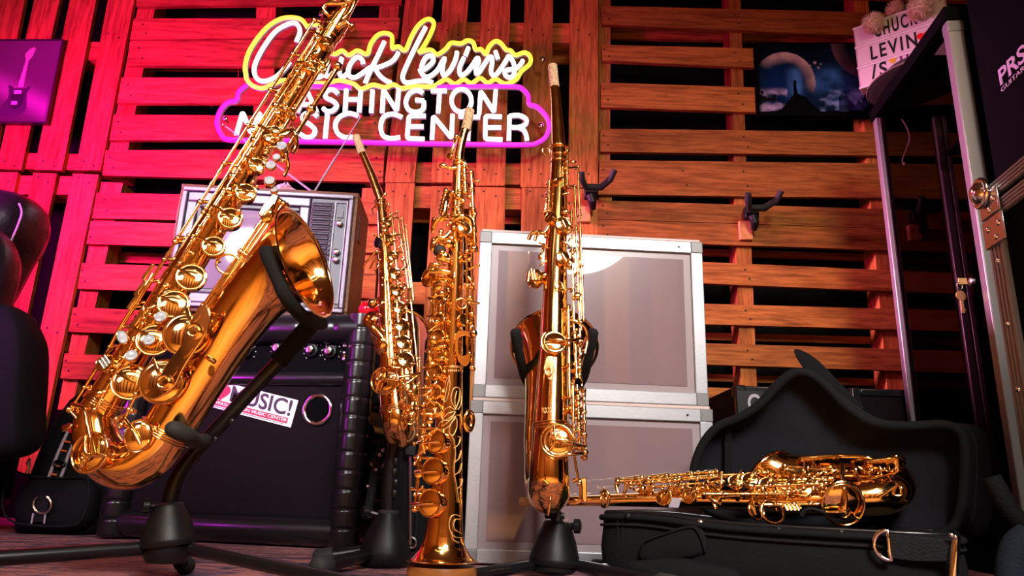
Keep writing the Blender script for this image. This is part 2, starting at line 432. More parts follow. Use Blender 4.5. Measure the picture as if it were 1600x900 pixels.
r = pallet('orange-red wooden pallet of upright boards behind the right half of the neon sign', 780, 288)
for q in ([(640, -60), (684, -60), (647, 285), (601, 285)], [(696, -60), (736, -60), (711, 285), (673, 285)], [(754, -60), (799, -60), (789, 290), (743, 290)],
          [(821, -60), (865, -60), (860, 292), (813, 292)], [(892, -60), (935, -60), (934, 293), (888, 293)]):
    vboard(r, q, (50, 268))
stringer(r, [(632, 34), (934, 37), (934, 67), (630, 64)], True)
stringer(r, [(607, 253), (933, 257), (933, 291), (604, 284)], True)
rear(r, [(630, 70), (934, 72), (934, 98), (628, 96)], True)
r = pallet('orange-red wooden pallet of upright boards above and behind the stacked panel cases', 780, 620)
for q in ([(603, 286), (648, 286), (624, 650), (575, 650)], [(675, 291), (717, 291), (696, 650), (652, 650)], [(743, 292), (790, 293), (780, 650), (733, 650)],
          [(815, 293), (863, 294), (860, 650), (811, 650)], [(886, 295), (934, 295), (932, 650), (884, 650)]):
    vboard(r, q, (302,))
stringer(r, [(605, 290), (933, 297), (933, 329), (602, 324)], True)
stringer(r, [(594, 440), (932, 446), (932, 480), (592, 474)], True)
rear(r, [(604, 328), (932, 333), (932, 352), (602, 346)], True)

r = pallet('dim brown wooden pallet of level boards around the moon picture', 1200, 305)
hboard(r, [(940, 9), (1520, 23), (1520, 63), (941, 38)], (947, 1150))
hboard(r, [(940, 70), (1520, 83), (1520, 120), (941, 95)], (947, 1152))
hboard(r, [(939, 129), (1520, 147), (1520, 187), (939, 167)], (946, 1157))
hboard(r, [(938, 201), (1520, 208), (1520, 245), (938, 237)], (946, 1165))
hboard(r, [(937, 250), (1520, 257), (1520, 311), (935, 304)], (946, 1070, 1165))
hboard(r, [(940, -55), (1520, -40), (1520, 2), (940, -16)])
stringer(r, [(936, -55), (954, -55), (953, 306), (935, 306)], False)
stringer(r, [(1136, -55), (1155, -55), (1168, 308), (1150, 308)], False)
stringer(r, [(1330, -55), (1352, -55), (1382, 310), (1360, 310)], False)
rear(r, [(955, 36), (1520, 52), (1520, 70), (955, 60)], True)
r = pallet('brown wooden pallet of level boards above the black bass cabinets', 1200, 640)
hboard(r, [(934, 313), (1520, 331), (1520, 361), (934, 342)], (945,))
hboard(r, [(934, 343), (1520, 362), (1520, 395), (934, 376)], (945,))
hboard(r, [(934, 402), (1520, 428), (1520, 460), (934, 436)], (1167,))
hboard(r, [(934, 470), (1520, 486), (1520, 518), (934, 502)], (1168,))
hboard(r, [(934, 531), (1520, 549), (1520, 583), (934, 564)], (1171,))
hboard(r, [(934, 600), (1520, 618), (1520, 652), (934, 634)], (1173,))
stringer(r, [(936, 308), (956, 308), (956, 690), (936, 690)], False)
stringer(r, [(1148, 310), (1171, 310), (1186, 690), (1160, 690)], False)
stringer(r, [(1360, 312), (1384, 312), (1420, 690), (1394, 690)], False)
rear(r, [(955, 516), (1520, 530), (1520, 541), (955, 527)], True)
rear(r, [(955, 580), (1520, 596), (1520, 607), (955, 591)], True)
rear(r, [(955, 384), (1520, 402), (1520, 412), (955, 394)], True)

# ------------------------------------------------------------------ neon sign
YN = 2.64
sign = empty('neon_sign', P(600, 225, YN), 'glowing neon sign with white script, yellow outline and pink border on the pallet wall', 'sign')
def nstroke(b, back, pts, r=.0088, smooth=True, closed=False):
    if smooth: q = catmull(pts, 5, closed)
    else:
        q = [pts[0]]
        for i in range(1, len(pts)-1):          # bends of the flex are rounded
            a, c, e = V(pts[i-1]), V(pts[i]), V(pts[i+1])
            p0 = c+(a-c).normalized()*4.5; p1 = c+(e-c).normalized()*4.5
            for t in (0, .2, .4, .6, .8, 1): q.append(tuple(p0*(1-t)**2+c*2*t*(1-t)+p1*t*t))
        q.append(pts[-1])
    path = [P(x, y, YN) for x, y in q]
    b.tube(path, r, 10, True, closed)
    back.tube([p+V((.001, .010, -.001)) for p in path], r*1.12, 8, True, closed)
def nword(name, strokes, matl, label=None):
    b, k = MB(), MB()
    for s in strokes:
        sm = True; cl = False
        if s[0] == 'L': sm = False; s = s[1:]
        if s[0] == 'O': cl = True; s = s[1:]
        nstroke(b, k, s, smooth=sm, closed=cl)
    o = b.build(name, matl, sign, sharp=60); tag(o, label)
    k.build('neon_channel', M['neon_back'], o, sharp=60)
nword('script_lettering', [
 [(463, 65), (468.5, 50), (465.5, 39.5), (458, 35.7), (444.5, 40), (429.5, 50), (414.5, 69.5), (402.5, 90.5), (397, 107), (399.5, 120), (407, 126), (417.5, 126), (432.5, 119), (443, 108.5), (453, 97)],
 [(499, 45), (490, 68), (480, 95), (470, 124)], [(473, 116), (480, 103), (488, 98), (492, 102), (489, 114), (494, 121), (503, 118), (508, 110), (513, 97)],
 [(513, 97), (509, 110), (508, 117), (515, 119), (524, 110), (530, 102.5), (534, 90.5)], [(534, 90.5), (530, 107), (531.5, 117.5), (537.5, 119), (545, 112)],
 [(567, 99.5), (566, 93.5), (558.5, 89), (549.5, 96.5), (544, 110), (546.5, 119), (555.5, 120.5), (567.5, 113), (579, 105), (590, 105), (604.5, 100), (615, 93.5), (622.5, 82)],
 [(600.5, 65), (590, 87.5), (578, 111.5), (570.5, 129.5)], [(585.5, 106), (593, 117.5), (602, 125), (611, 129.5)],
 [(665, 42.5), (657, 57.5), (646.5, 78.5), (634.5, 104), (629, 119), (631, 126.5), (637.5, 129), (652.5, 126.5), (667.5, 126.5), (676, 129)],
 [(654, 111.5), (664.5, 107), (675, 98), (677, 90.5), (672, 87), (664.5, 90.5), (659, 102.5), (659, 114.5), (666, 120), (675, 117), (684, 108.5), (690, 98), (694.5, 91), (692, 101), (691.5, 113), (694, 117.5), (702, 111.5), (709.5, 98), (713, 87.5), (714, 81)],
 [(724.5, 90.5), (718.5, 104), (718, 114), (722, 117.5), (730.5, 111.5), (739.5, 99.5), (745.5, 90.5), (748, 95), (744, 105.5), (744, 114.5), (748.5, 113), (756, 101), (763.5, 90.5), (768, 89), (769, 98), (767, 110), (769.5, 117), (775.5, 116), (784.5, 104), (792, 92), (795, 88), (801, 95), (804, 105.5), (803, 116), (796.5, 121), (790, 117.5), (789, 111.5), (795, 108.5), (805.5, 107), (813, 101), (817, 94)],
 [(732, 74), (727, 87)], [(774, 80), (778, 92)]], M['neon_white'])
nword('outline_tube', [['O', (384, 116), (383, 104), (387.5, 84.5), (399.5, 63.5), (417.5, 42.5), (437, 30), (455, 27), (470, 30), (477.5, 38), (481, 42.5), (489.5, 38), (503, 44), (510, 62), (511, 78), (516.5, 82), (524, 84.5), (534.5, 79), (545, 86), (558.5, 79), (573.5, 84.5), (579.5, 68), (590, 55), (602, 51.5), (612, 56), (612.5, 69.5), (613.5, 75.5), (622.5, 72.5), (633, 78.5), (642, 59), (652.5, 41), (664.5, 31), (673.5, 30.5), (678, 38), (672, 54.5), (660, 75.5), (655, 81.5), (667.5, 78), (675, 78.5), (683, 85), (696, 77), (705, 67), (720, 68), (730.5, 63), (739.5, 66.5), (743, 77), (751.5, 77), (759, 84.5), (763.5, 74), (772.5, 65), (781.5, 66.5), (790.5, 77), (798, 79), (805.5, 86), (819, 82), (828, 87.5), (828, 99.5), (814.5, 111.5), (807, 123.5), (795, 130), (786, 130), (774, 123.5), (762, 129.5), (750, 122), (736.5, 130), (724.5, 124), (711, 131), (697.5, 124), (688.5, 128), (675, 135), (645, 135), (627, 138), (615, 132), (601, 136.5), (582.5, 132.5), (564.5, 139), (552.5, 131), (533, 126), (521, 127), (507.5, 130), (478, 130), (446, 125), (425, 132.5), (410, 138), (395, 134), (386, 125)]], M['neon_yellow'], 'yellow outline tube')
nword('border_tube', [[(682.7, 136), (735, 135), (802.5, 135), (816, 138.5), (825, 148.7), (827, 162), (839.6, 167), (853, 181), (858, 196), (853, 213), (839.6, 223), (819, 226), (718, 225), (600, 223), (566, 222), (465, 220.4), (448, 219.5), (360, 218), (345, 209), (339, 192.5), (343.5, 174), (355, 160.5), (369.7, 156), (373, 143.6), (385.7, 132.6)], [(450, 132), (487, 134), (520, 135.5), (549, 136)]], M['neon_pink'], 'pink border tube')
def oval(cx, cy, rx, ry, n=14): return ['O']+[(cx+rx*math.cos(2*PI*k/n), cy+ry*math.sin(2*PI*k/n)) for k in range(n)]
CAPS = [
 [['L', (437, 141), (444, 173), (452, 150), (460, 173), (467, 141)]], [['L', (464, 175), (479, 140), (495, 175)], ['L', (470, 163), (489, 163)]],
 [[(528, 146), (519, 139.4), (509, 143.6), (509, 152), (519, 157), (526, 164), (520.7, 172), (512, 174), (504.7, 169)]],
 [['L', (541, 140), (539, 175)], ['L', (563.7, 142), (561, 175)], ['L', (540, 155), (563, 155)]], [['L', (582, 141), (580, 176)]],
 [['L', (597, 176), (599, 140), (620, 173), (623, 139)]],
 [[(661, 145), (650.6, 141), (639, 147), (634, 160.5), (639, 171.5), (650.6, 175), (661, 170), (662.4, 158)], ['L', (662.4, 157), (649, 156)]],
 [['L', (673.4, 142), (698, 142)], ['L', (687, 142), (684.4, 176.5)]], [oval(721, 157, 15.5, 17.7)], [['L', (748.5, 178), (751, 142), (772, 175), (774.6, 141)]],
 [['L', (369, 211), (379, 175), (392, 208), (405, 175), (414, 211)]], [[(424, 176), (422, 200), (430, 211), (441, 209), (447, 196), (449, 176)]],
 [[(496, 181.6), (487, 175.7), (475, 179), (473.4, 187.5), (483.5, 194), (492, 202.7), (488.6, 212), (478.5, 214.5), (466.7, 207.7)]],
 [['L', (511.4, 177), (508, 216)]], [[(559.5, 181), (546, 177), (531, 182.4), (524, 194), (527.4, 207.7), (539, 214.5), (551, 213.6)]],
 [[(628, 183), (613.5, 178), (600, 182.4), (595, 196), (598, 211), (610, 216), (625, 214.5)]],
 [['L', (665, 181), (639, 181), (636, 216), (663, 217)], ['L', (638, 197.6), (661.6, 197.6)]], [['L', (675, 218), (677, 181), (705.5, 216), (707, 179)]],
 [['L', (716.4, 181.6), (750, 183)], ['L', (733, 182), (731, 219.5)]], [['L', (784, 182.4), (758.6, 181), (758, 217), (785, 218)], ['L', (758.6, 199), (783, 199)]],
 [['L', (795, 219.5), (796, 181)], [(796, 181), (811, 180), (822, 186), (821, 194), (811, 198.5), (796.6, 198.5)], [(809, 198.5), (818, 203), (822, 211), (823.6, 219.5)]]]
for letter in CAPS: nword('neon_letter', letter, M['neon_white'])
b = MB(); b.prism([P(x, y, YN+.022) for x, y in [(330, 165), (372, 120), (372, 40), (460, 16), (640, 14), (690, 14), (845, 70), (845, 130), (872, 170), (872, 225), (830, 238), (350, 230), (330, 210)]], V((0, .005, 0)))
b.build('backing_sheet', M['clear_sheet'], sign)
for x, y in ((357, 192), (847, 100), (845, 202), (505, 30)):
    b = MB(); b.lathe(P(x, y, YN+.05), V((0, -1, 0)), [(.006, 0), (.006, .03), (.011, .032), (.011, .04), (.007, .043)], 12); b.build('standoff', M['chrome'], sign)

# ------------------------------------------------------------------ pictures on the wall
def rect_root(name, label, cat, TL, TR, BR, BL, Y, th, fm, bw, group=None):
    pts = [P(*q, Y) for q in (TL, TR, BR, BL)]; root = empty(name, (pts[2]+pts[3])/2, label, cat, group)
    c = sum(pts, V((0, 0, 0)))/4; b = MB()
    inn = [p+(c-p).normalized()*bw*1.4 for p in pts]
    for i in range(4):
        j = (i+1) % 4; b.prism([pts[i], pts[j], inn[j], inn[i]], V((0, th, 0)))
    b.build('picture_frame', fm, root)
    return root, [p+V((0, .004, 0)) for p in inn]
root, q = rect_root('guitar_poster', 'framed poster of an electric guitar on the pink-lit pallet boards', 'poster', (-6, 61), (99, 61), (72, 192), (-33, 191), YW-.028, .025, M['bezel_dark'], .006)
def inpoly(x, y, pts):
    c = False; j = len(pts)-1
    for i in range(len(pts)):
        if (pts[i][1] > y) != (pts[j][1] > y) and x < (pts[j][0]-pts[i][0])*(y-pts[i][1])/(pts[j][1]-pts[i][1])+pts[i][0]: c = not c
        j = i
    return c
# guitar outline in the sheet's own u, v
neck = [(.500, .22), (.545, .225), (.535, .58), (.455, .58)]
headst = [(.48, .22), (.47, .165), (.53, .10), (.59, .075), (.615, .10), (.60, .15), (.585, .20), (.545, .24)]
gbody = [(.33, .60), (.30, .57), (.34, .555), (.42, .60), (.50, .60), (.56, .60), (.63, .56), (.66, .58), (.62, .66), (.64, .76), (.66, .85), (.60, .91), (.45, .945), (.31, .935), (.245, .89), (.27, .80), (.34, .72)]
def guitar_print(u, v):
    if inpoly(u, v, headst): return (.40, .29, .36)
    if inpoly(u, v, neck): return (.44, .31, .38)
    if inpoly(u, v, gbody):
        if .42 < u < .53 and .62 < v < .665: return (.6, .5, .6)
        if .40 < u < .50 and .75 < v < .80: return (.62, .5, .62)
        if .38 < u < .58 and .6 < v < .86 and (u-.48)**2*30+(v-.72)**2*20 < .35: return (.025, .015, .035)
        return (.05, .022, .065)
    bl = math.exp(-((v-.55-u*.35+.05)/.13)**2)*(.9 if u < .95 else .5)
    base = .09+.07*(1-v)
    return (base*.6+bl*.16, base*.33+bl*.07, base*.6+bl*.17)
paint('poster_sheet', *q[:2], q[2], q[3], 90, 120, guitar_print, M['print'], root)

root, q = rect_root('moon_picture', 'dark canvas print of a blue moonlit planet hung on the brown pallet boards', 'picture', (1180, 67), (1366, 66), (1366, 181), (1185, 181), YW-.032, .03, M['black'], .003)
random.seed(3)
def vnoise(x, y, s):
    def h(i, j): return (math.sin(i*127.1+j*311.7+s*17.3)*43758.5453) % 1
    i, j = math.floor(x), math.floor(y); fx, fy = x-i, y-j; fx = fx*fx*(3-2*fx); fy = fy*fy*(3-2*fy)
    return (h(i, j)*(1-fx)+h(i+1, j)*fx)*(1-fy)+(h(i, j+1)*(1-fx)+h(i+1, j+1)*fx)*fy
def fbm(x, y, s): return sum(vnoise(x*2**k, y*2**k, s+k)/2**(k+1) for k in range(5))
def sst(a, b, x): t = max(0, min(1, (x-a)/(b-a))); return t*t*(3-2*t)
def moon_print(u, v):
    n = fbm(u*6, v*5, 1); n2 = fbm(u*11, v*9, 5)
    g = math.exp(-((u-.66)/.26)**2-((v-.52)/.26)**2)
    c = [.001+.03*g*n*n*3, .004+.16*g*n*n*2.6, .012+.50*g*n*n*2.4]
    dx, dy = (u-.235)*1.65, v-.56; r = math.hypot(dx, dy)/.44
    if r < 1:
        t = max(0, (-dy*.85+dx*.45)/max(r*.44, .01)); lim = sst(.60, .97, r+.10*(n2-.5))*sst(.05, .75, t+.25*(n-.5))
        c = [.002+.50*lim*(.5+n2), .010+.02*n+.36*lim*(.5+n2), .05+.10*n*sst(1.1, .2, r)+.32*lim*(.5+n2)]
        st = math.exp(-((dx-.14-.04*n)/.09)**2)*sst(.30, .42, v)*sst(.85, .6, v)*fbm(u*40, v*3, 9)
        c[0] += .10*st; c[1] += .34*st; c[2] += .85*st
    r2 = math.hypot((u-.97)*1.65, v+.05)
    if r2 < .55: l = sst(.3, .55, r2)*(.4+n2); c = [c[0]*.4+.12*l, c[1]*.4+.07*l, c[2]*.5+.075*l]
    for (sx, sy, sr) in ((.50, .27, .012), (.53, .34, .009), (.46, .31, .007), (.55, .29, .006)):
        q = math.hypot((u-sx)*1.65, v-sy)
        if q < sr*2.5: k = max(0, 1-q/(sr*2.5)); c = [c[0]+.6*k, c[1]+.55*k, c[2]+.6*k]
    if v > .60:
        k = max(0, fbm(u*8, v*9, 21)-.46)*5*sst(.60, .70, v)
        if u < .26: c = [c[0]+.35*k, c[1]+.30*k, c[2]+.42*k]
        elif u > .5: c = [c[0]+.22*k, c[1]+.34*k, c[2]+.62*k]
    rock = .66+abs(u-.34)*1.55+.12*(fbm(u*14, 1, 4)-.5)
    if v > rock or (abs(u-.325) < .012+.03*max(0, v-.52)+.01*(n2-.5) and v > .50+.03*n): c = [.0012, .0012, .002]
    if u > .70 and v > .62+.5*(fbm(u*10, 2, 8)-.42): c = [c[0]*.15, c[1]*.18, c[2]*.25]
    if u < .16 and .60 < v < .80 and n2 > .50: c = [.003, .003, .004]
    if v > .94+.04*(n2-.5): c = [.001, .001, .0015]
    e = sst(0, .05, u)*sst(1, .95, u); return [x*e for x in c]
paint('canvas_print', q[0], q[1], q[2], q[3], 150, 96, moon_print, M['print'], root)

# ------------------------------------------------------------------ guitar hangers
def hanger(x, y, label, bx, by, bw, bh):
    Y = YW-.02; root = empty('guitar_hanger', P(bx, by+bh, Y), label, 'guitar hanger', 'guitar hangers on the pallet wall')
    s = mpp(P(x, y, Y)); b = MB(); p = P(bx, by+bh, Y)
    b.box(p-V((bw*s/2, 0, 0)), V((bw*s, 0, 0)), V((0, .02, 0)), V((0, 0, bh*s))); b.build('mount_block', M['wood_block'], root, bevel=.004)
    c = P(x, y, Y-.03); b = MB()
    b.box(c+V((-.03, -.005, -.025)), V((.055, 0, 0)), V((0, .035, 0)), V((0, 0, .05)))
    b.tube([c+V((-.01, -.02, -.02)), c+V((0, -.02, -.05)), c+V((.005, .01, -.07))], [.018, .017, .012], 10)
    b.build('bracket', M['black_plastic'], root, bevel=.004)
    b = MB(); b.tube([c+V(q) for q in ((-.055, -.12, .03), (-.05, -.10, .005), (-.03, -.05, -.002), (.03, -.05, 0), (.06, -.10, .012), (.075, -.12, .045))], [.012, .013, .014, .014, .013, .012], 10)
    b.build('yoke', M['rubber'], root, sharp=60)
hanger(1176, 332, 'black guitar hanger on an orange wood block right of the panel cases', 1167, 343, 21, 31)
hanger(925, 300, 'black guitar hanger above the panel cases behind the upright saxophone', 913, 320, 20, 26)
hanger(1437, 337, 'black guitar hanger seen through the cabinet glass', 1432, 350, 20, 24)

# ------------------------------------------------------------------ lights
def area(name, loc, to, size, power, col, shape='DISK', sy=None, spread=None):
    l = bpy.data.lights.new(name, 'AREA'); l.energy = power; l.color = col; l.shape = shape; l.size = size
    if sy: l.size_y = sy
    if spread: l.spread = math.radians(spread)
    o = bpy.data.objects.new(name, l); COL.objects.link(o); o.location = loc
    o.rotation_euler = (V(to)-V(loc)).to_track_quat('-Z', 'Y').to_euler(); return o
area('softbox_key', (.78, -1.35, 2.12), (.42, 1.5, .33), .95, 26, (1, .97, .95), spread=68)
area('added_screen_fill', (-1.6, -1.3, 1.92), (-.75, 1.9, .80), 1.0, 6, (1, .95, 1), spread=24)  # added softbox; puts the white reflection in the television screen
area('led_panel_magenta', (-2.1, 1.45, 1.3), (-1.45, 2.75, 1.3), .35, 46, (1, .0, .55), 'RECTANGLE', .35, spread=105)
area('led_bar_violet', (-1.9, .75, .7), (-1.22, 2.0, .88), .1, 5.5, (.85, .02, 1), 'RECTANGLE', .6, spread=62)
area('led_wash_pink', (-2.45, 2.15, 1.55), (1.35, 2.2, .95), .2, 20, (1, .30, .68), 'RECTANGLE', .3, spread=34)
area('lamp_warm', (.9, -.6, 2.5), (1.2, 2.75, .5), .25, 2.5, (1, .6, .3), spread=50)
area('added_plank_fill', (.1, -1.75, 2.6), (.1, -2.6, .9), 2.2, 120, (1, .8, .55), 'RECTANGLE', .25)  # added lamp behind the view; lights the planks for warm reflections in the gold
for k, xx in enumerate((-.75, .55)):
    area('added_streak_fill', (xx, -.9, 2.66), (xx, -.9, 0), 2.0, 2.2, (1, .86, .66), 'RECTANGLE', .12)  # unseen strips added to streak highlights down the necks and bodies
area('added_floor_fill', (-.1, -.7, 2.5), (-.1, -.35, 0), .3, 30, (1, .82, .6), spread=70)  # added overhead lamp; brightens the wood floor that the gold reflects
w = bpy.data.worlds.new('world'); w.use_nodes = True; SC.world = w
w.node_tree.nodes['Background'].inputs[0].default_value = (1, .8, .8, 1); w.node_tree.nodes['Background'].inputs[1].default_value = .004
SC.view_settings.view_transform = 'Standard'; SC.view_settings.look = 'None'; SC.view_settings.gamma = 1; SC.view_settings.exposure = 0
SC.view_settings.use_curve_mapping = False
class Fr:
    "a local frame: origin, width, depth, height axes"
    def __init__(s, o, ux, uz=V((0, 0, 1))):
        s.o = V(o); s.x = V(ux).normalized(); s.z = V(uz).normalized(); s.y = s.z.cross(s.x).normalized()
    def __call__(s, a, b, c): return s.o + s.x*a + s.y*b + s.z*c
    def px(s, x, y, off=0):
        "point on the front face (b = off) seen at x, y"
        return PP(x, y, s.o+s.y*off, s.y)
    def loc(s, p): d = p-s.o; return d.dot(s.x), d.dot(s.y), d.dot(s.z)
    def box(s, m, a, b, c, da, db, dc): m.box(s(a, b, c), s.x*da, s.y*db, s.z*dc)
def rtube(m, pts, r, n=14, **k): m.tube(pts, r, n, **k)

# ------------------------------------------------------------------ guitar amplifier with tuck-and-roll covering
A0 = PZ(143, 841, 0)
F = Fr(A0, V((math.cos(math.radians(10)), -math.sin(math.radians(10)), 0))); AW = F.loc(F.px(561, 780))[0]
AH = F.loc(F.px(560, 489))[2]; AD = .34
amp = empty('guitar_amplifier', F(AW/2, AD/2, 0), 'black guitar amplifier in rolled vinyl with a music sticker, carrying the old television', 'amplifier')
m = MB(); F.box(m, .03, .03, .02, AW-.06, AD-.03, AH-.04); m.build('cabinet_body', M['vinyl'], amp, bevel=.012)
def roll(pts, r, step, amp_=.10, n=16):
    "a padded roll with pinched pleats"
    L = sum((V(pts[i+1])-V(pts[i])).length for i in range(len(pts)-1)); N = max(8, int(L/step*14)); path = []; rad = []
    for i in range(N+1):
        t = i/N*(len(pts)-1); k = min(int(t), len(pts)-2); path.append(V(pts[k]).lerp(V(pts[k+1]), t-k))
        ph = (i/N*L/step) % 1; rad.append(r*(1-amp_*(1-math.sin(PI*ph))**7))
    b = MB(); b.tube(path, rad, n); return b
RR = .042
for a in (RR, AW-RR):
    roll([F(a, RR*.6, .005), F(a, RR*.6, AH-.004)], RR, .048).build('padded_roll', M['vinyl'], amp, sharp=75)
roll([F(RR, RR*.6, AH-RR), F(AW-RR, RR*.6, AH-RR)], RR*1.02, .10).build('padded_roll', M['vinyl'], amp, sharp=75)
roll([F(RR*1.6, RR*.7, RR), F(AW-RR*1.6, RR*.7, RR)], RR*.95, 9).build('padded_roll', M['vinyl'], amp, sharp=75)
zc0 = F.loc(F.px(530, 590))[2]; zc1 = F.loc(F.px(530, 512))[2]
roll([F(RR*1.6, RR*.7, zc0), F(AW-RR*1.6, RR*.7, zc0)], .022, 9).build('padded_roll', M['vinyl'], amp, sharp=75)
for zz in (0.1, .2, .3, .4, .5):
    if zz < AH-.05: roll([F(AW-.03, .07, zz), F(AW-.03, AD-.02, zz)], .036, 9).build('padded_roll', M['vinyl'], amp, sharp=75)
for k in range(5):
    aa = AW*(.1+.2*k); roll([F(aa, .08, AH-.035), F(aa, AD-.02, AH-.035)], .032, 9).build('padded_roll', M['vinyl'], amp, sharp=75)
m = MB(); F.box(m, RR*1.8, .026, RR*1.6, AW-RR*3.6, .01, zc0-RR*1.6); gr = m.build('grille_cloth', M['grille'], amp)
pn = MB(); pn.box(F(RR*1.8, .028, zc0+.015), F.x*(AW-RR*3.6), F.y*.02, F.z*(zc1-zc0-.0)); cp = pn.build('control_panel', M['dark_panel'], amp)
def on(x, y, off=.027): return F.px(x, y, off)
for x, y in ((437, 545), (489, 548), (518, 550), (386, 550)):
    b = MB(); b.lathe(on(x, y), -F.y, [(.019, 0), (.018, .012), (.012, .014), (.012, .022), (.010, .024)], 20); kn = b.build('control_knob', M['black_plastic'], amp)
    b = MB(); b.lathe(on(x, y)-F.y*.0245, -F.y, [(.0095, 0), (.0095, .001), (.006, .0015)], 18); b.build('knob_cap', M['steel'], kn, 30)
    b = MB()
    for k in range(9):
        t = math.radians(-230+k*32.5); c = on(x, y)+F.x*math.cos(t)*.027-F.z*math.sin(t)*.027
        b.ball(c, .0016, 6, 4)
    b.build('dial_marks', M['white'], cp)
for x, y in ((542, 534), (541, 558)):
    b = MB(); b.lathe(on(x, y), -F.y, [(.011, 0), (.011, .003), (.006, .004), (.006, .0005)], 16); b.build('input_jack', M['chrome'], amp)
text_mb('om.', on(393, 537), F.x, F.z, h=.018, shear=.35).build('script_mark', M['white'], cp)
for x, y, w in ((481, 541, .03), (509, 543, .03), (536, 541, .014), (536, 552, .014)):
    b = MB(); b.box(on(x, y), F.x*w, -F.y*.0006, F.z*.004); b.build('panel_mark', M['white'], cp)
# round port with its chrome ring
c = on(497, 640, .025); b = MB(); R_ = 22*mpp(c)
b.tube([c+F.x*math.cos(2*PI*k/36)*R_+F.z*math.sin(2*PI*k/36)*R_-F.y*.003 for k in range(36)], .0062, 10, closed=True); b.build('port_ring', M['chrome'], amp)
b = MB(); b.lathe(c, -F.y, [(R_*.95, 0), (R_*.9, .0015)], 28); b.build('port_opening', M['black'], amp)
# sticker
S = [on(x, y, .0245) for x, y in ((281, 580), (466, 625.5), (454, 668), (270, 620))]
st = MB(); st.prism([S[3], S[2], S[1], S[0]], F.y*.001); stk = st.build('sticker', M['white'], amp)
ex = (S[1]-S[0]); ey = (S[0]-S[3]); Ws, Hs = ex.length, ey.length
def sp(u, v, off=.0005): return S[3]+(S[2]-S[3])*u+(S[0]-S[3])*v-F.y*off
b = MB(); b.prism([sp(.03, .10), sp(.965, .10), sp(.965, .31), sp(.03, .31)], F.y*.0004); b.build('red_band', M['red'], stk)
text_mb("CHUCK LEVIN'S WASHINGTON MUSIC CENTER", sp(.05, .145, .001), ex, ey, w=Ws*.90, h=Hs*.12, thick=.0005, bold=.01).build('band_lettering', M['white'], stk)
text_mb("MUSIC!", sp(.47, .37, .001), ex, ey, w=Ws*.50, h=Hs*.60, thick=.0005, bold=.02).build('lettering', M['ink'], stk)
text_mb("I", sp(.08, .37, .001), ex, ey, w=Ws*.05, h=Hs*.54, thick=.0005).build('lettering', M['ink'], stk)
def heart(o, ux, uy, s, ext):
    pts = []
    for k in range(36):
        t = 2*PI*k/36; x = 16*math.sin(t)**3; y = 13*math.cos(t)-5*math.cos(2*t)-2*math.cos(3*t)-math.cos(4*t)
        pts.append(o+ux*(x/32*s)+uy*(y/32*s))
    b = MB(); b.prism(pts, ext); return b
heart(sp(.39, .64, .001), ex.normalized(), ey.normalized(), Hs*.72, F.y*.0004).build('heart', M['red'], stk)
m = MB(); m.box(sp(.05, .035, .0005), ex*.88, -F.y*.0003, ey*.022); m.build('small_print', M['ink'], stk)

# ------------------------------------------------------------------ old television on the amplifier
zt = AH+.006
Tx = V((math.cos(math.radians(3)), math.sin(math.radians(3)), 0))
T1 = PP(549, 482, F(0, .075, 0), F.y); T1 = V((T1.x, T1.y, zt)); T = Fr(T1, Tx); T0 = T1+Tx*T.loc(T.px(282, 285))[0]
T = Fr(T0, Tx); TW = T.loc(T.px(560, 299))[0]; TH = T.loc(T.px(560, 299))[2]; TD = .23
tv = empty('television', T(TW/2, TD/2, 0), 'old wood-cased television with a pale screen and a column of vents, on the black amplifier', 'television')
m = MB(); T.box(m, 0, .012, 0, TW, TD, .016); T.box(m, 0, .012, TH-.016, TW, TD, .016); T.box(m, 0, .012, .016, .016, TD, TH-.032); T.box(m, TW-.016, .012, .016, .016, TD, TH-.032)
T.box(m, .01, TD-.03, .01, TW-.02, .03, TH-.02); m.build('wooden_case', M['tv_wood'], tv, bevel=.002)
SW = TW*.735
def fr_ring(m, a0, c0, a1, c1, w, b0, b1):
    T.box(m, a0, b0, c0, a1-a0, b1-b0, w); T.box(m, a0, b0, c1-w, a1-a0, b1-b0, w); T.box(m, a0, b0, c0+w, w, b1-b0, c1-c0-2*w); T.box(m, a1-w, b0, c0+w, w, b1-b0, c1-c0-2*w)
m = MB(); fr_ring(m, .012, .012, TW-.012, TH-.012, .014, 0, .03); m.build('front_bezel', M['bezel'], tv, bevel=.003)
m = MB(); fr_ring(m, .026, .026, SW, TH-.026, .030, .006, .03); m.build('screen_surround', M['bezel'], tv, bevel=.004)
m = MB(); fr_ring(m, .056, .056, SW-.03, TH-.056, .016, .012, .04); m.build('screen_mask', M['bezel_dark'], tv, bevel=.004)
# bulged picture tube
a0, a1, c0_, c1_ = .068, SW-.042, .068, TH-.068; m = MB(); rows = []
N1, N2 = 20, 16; vs = []; fs = []
for j in range(N2+1):
    for i in range(N1+1):
        u, v = i/N1*2-1, j/N2*2-1; vs.append(T(a0+(a1-a0)*(u+1)/2, .026-.013*(1-u*u*.55)*(1-v*v*.55), c0_+(c1_-c0_)*(v+1)/2))
for j in range(N2):
    for i in range(N1): k = j*(N1+1)+i; fs.append((k, k+1, k+N1+2, k+N1+1))
m.add(vs, fs); m.build('screen', M['screen'], tv, sharp=80)
m = MB(); T.box(m, SW+.002, .008, .026, TW-.028-SW, .02, TH-.052); m.build('tuner_panel', M['tv_panel'], tv, bevel=.003)
sx0 = SW+.012; stepz = (TH-.10)*.62/12
m = MB(); T.box(m, sx0-.004, .006, TH-.045-stepz*11.6, .062, .006, stepz*12); m.build('vent_plate', M['tv_panel'], tv, bevel=.002)
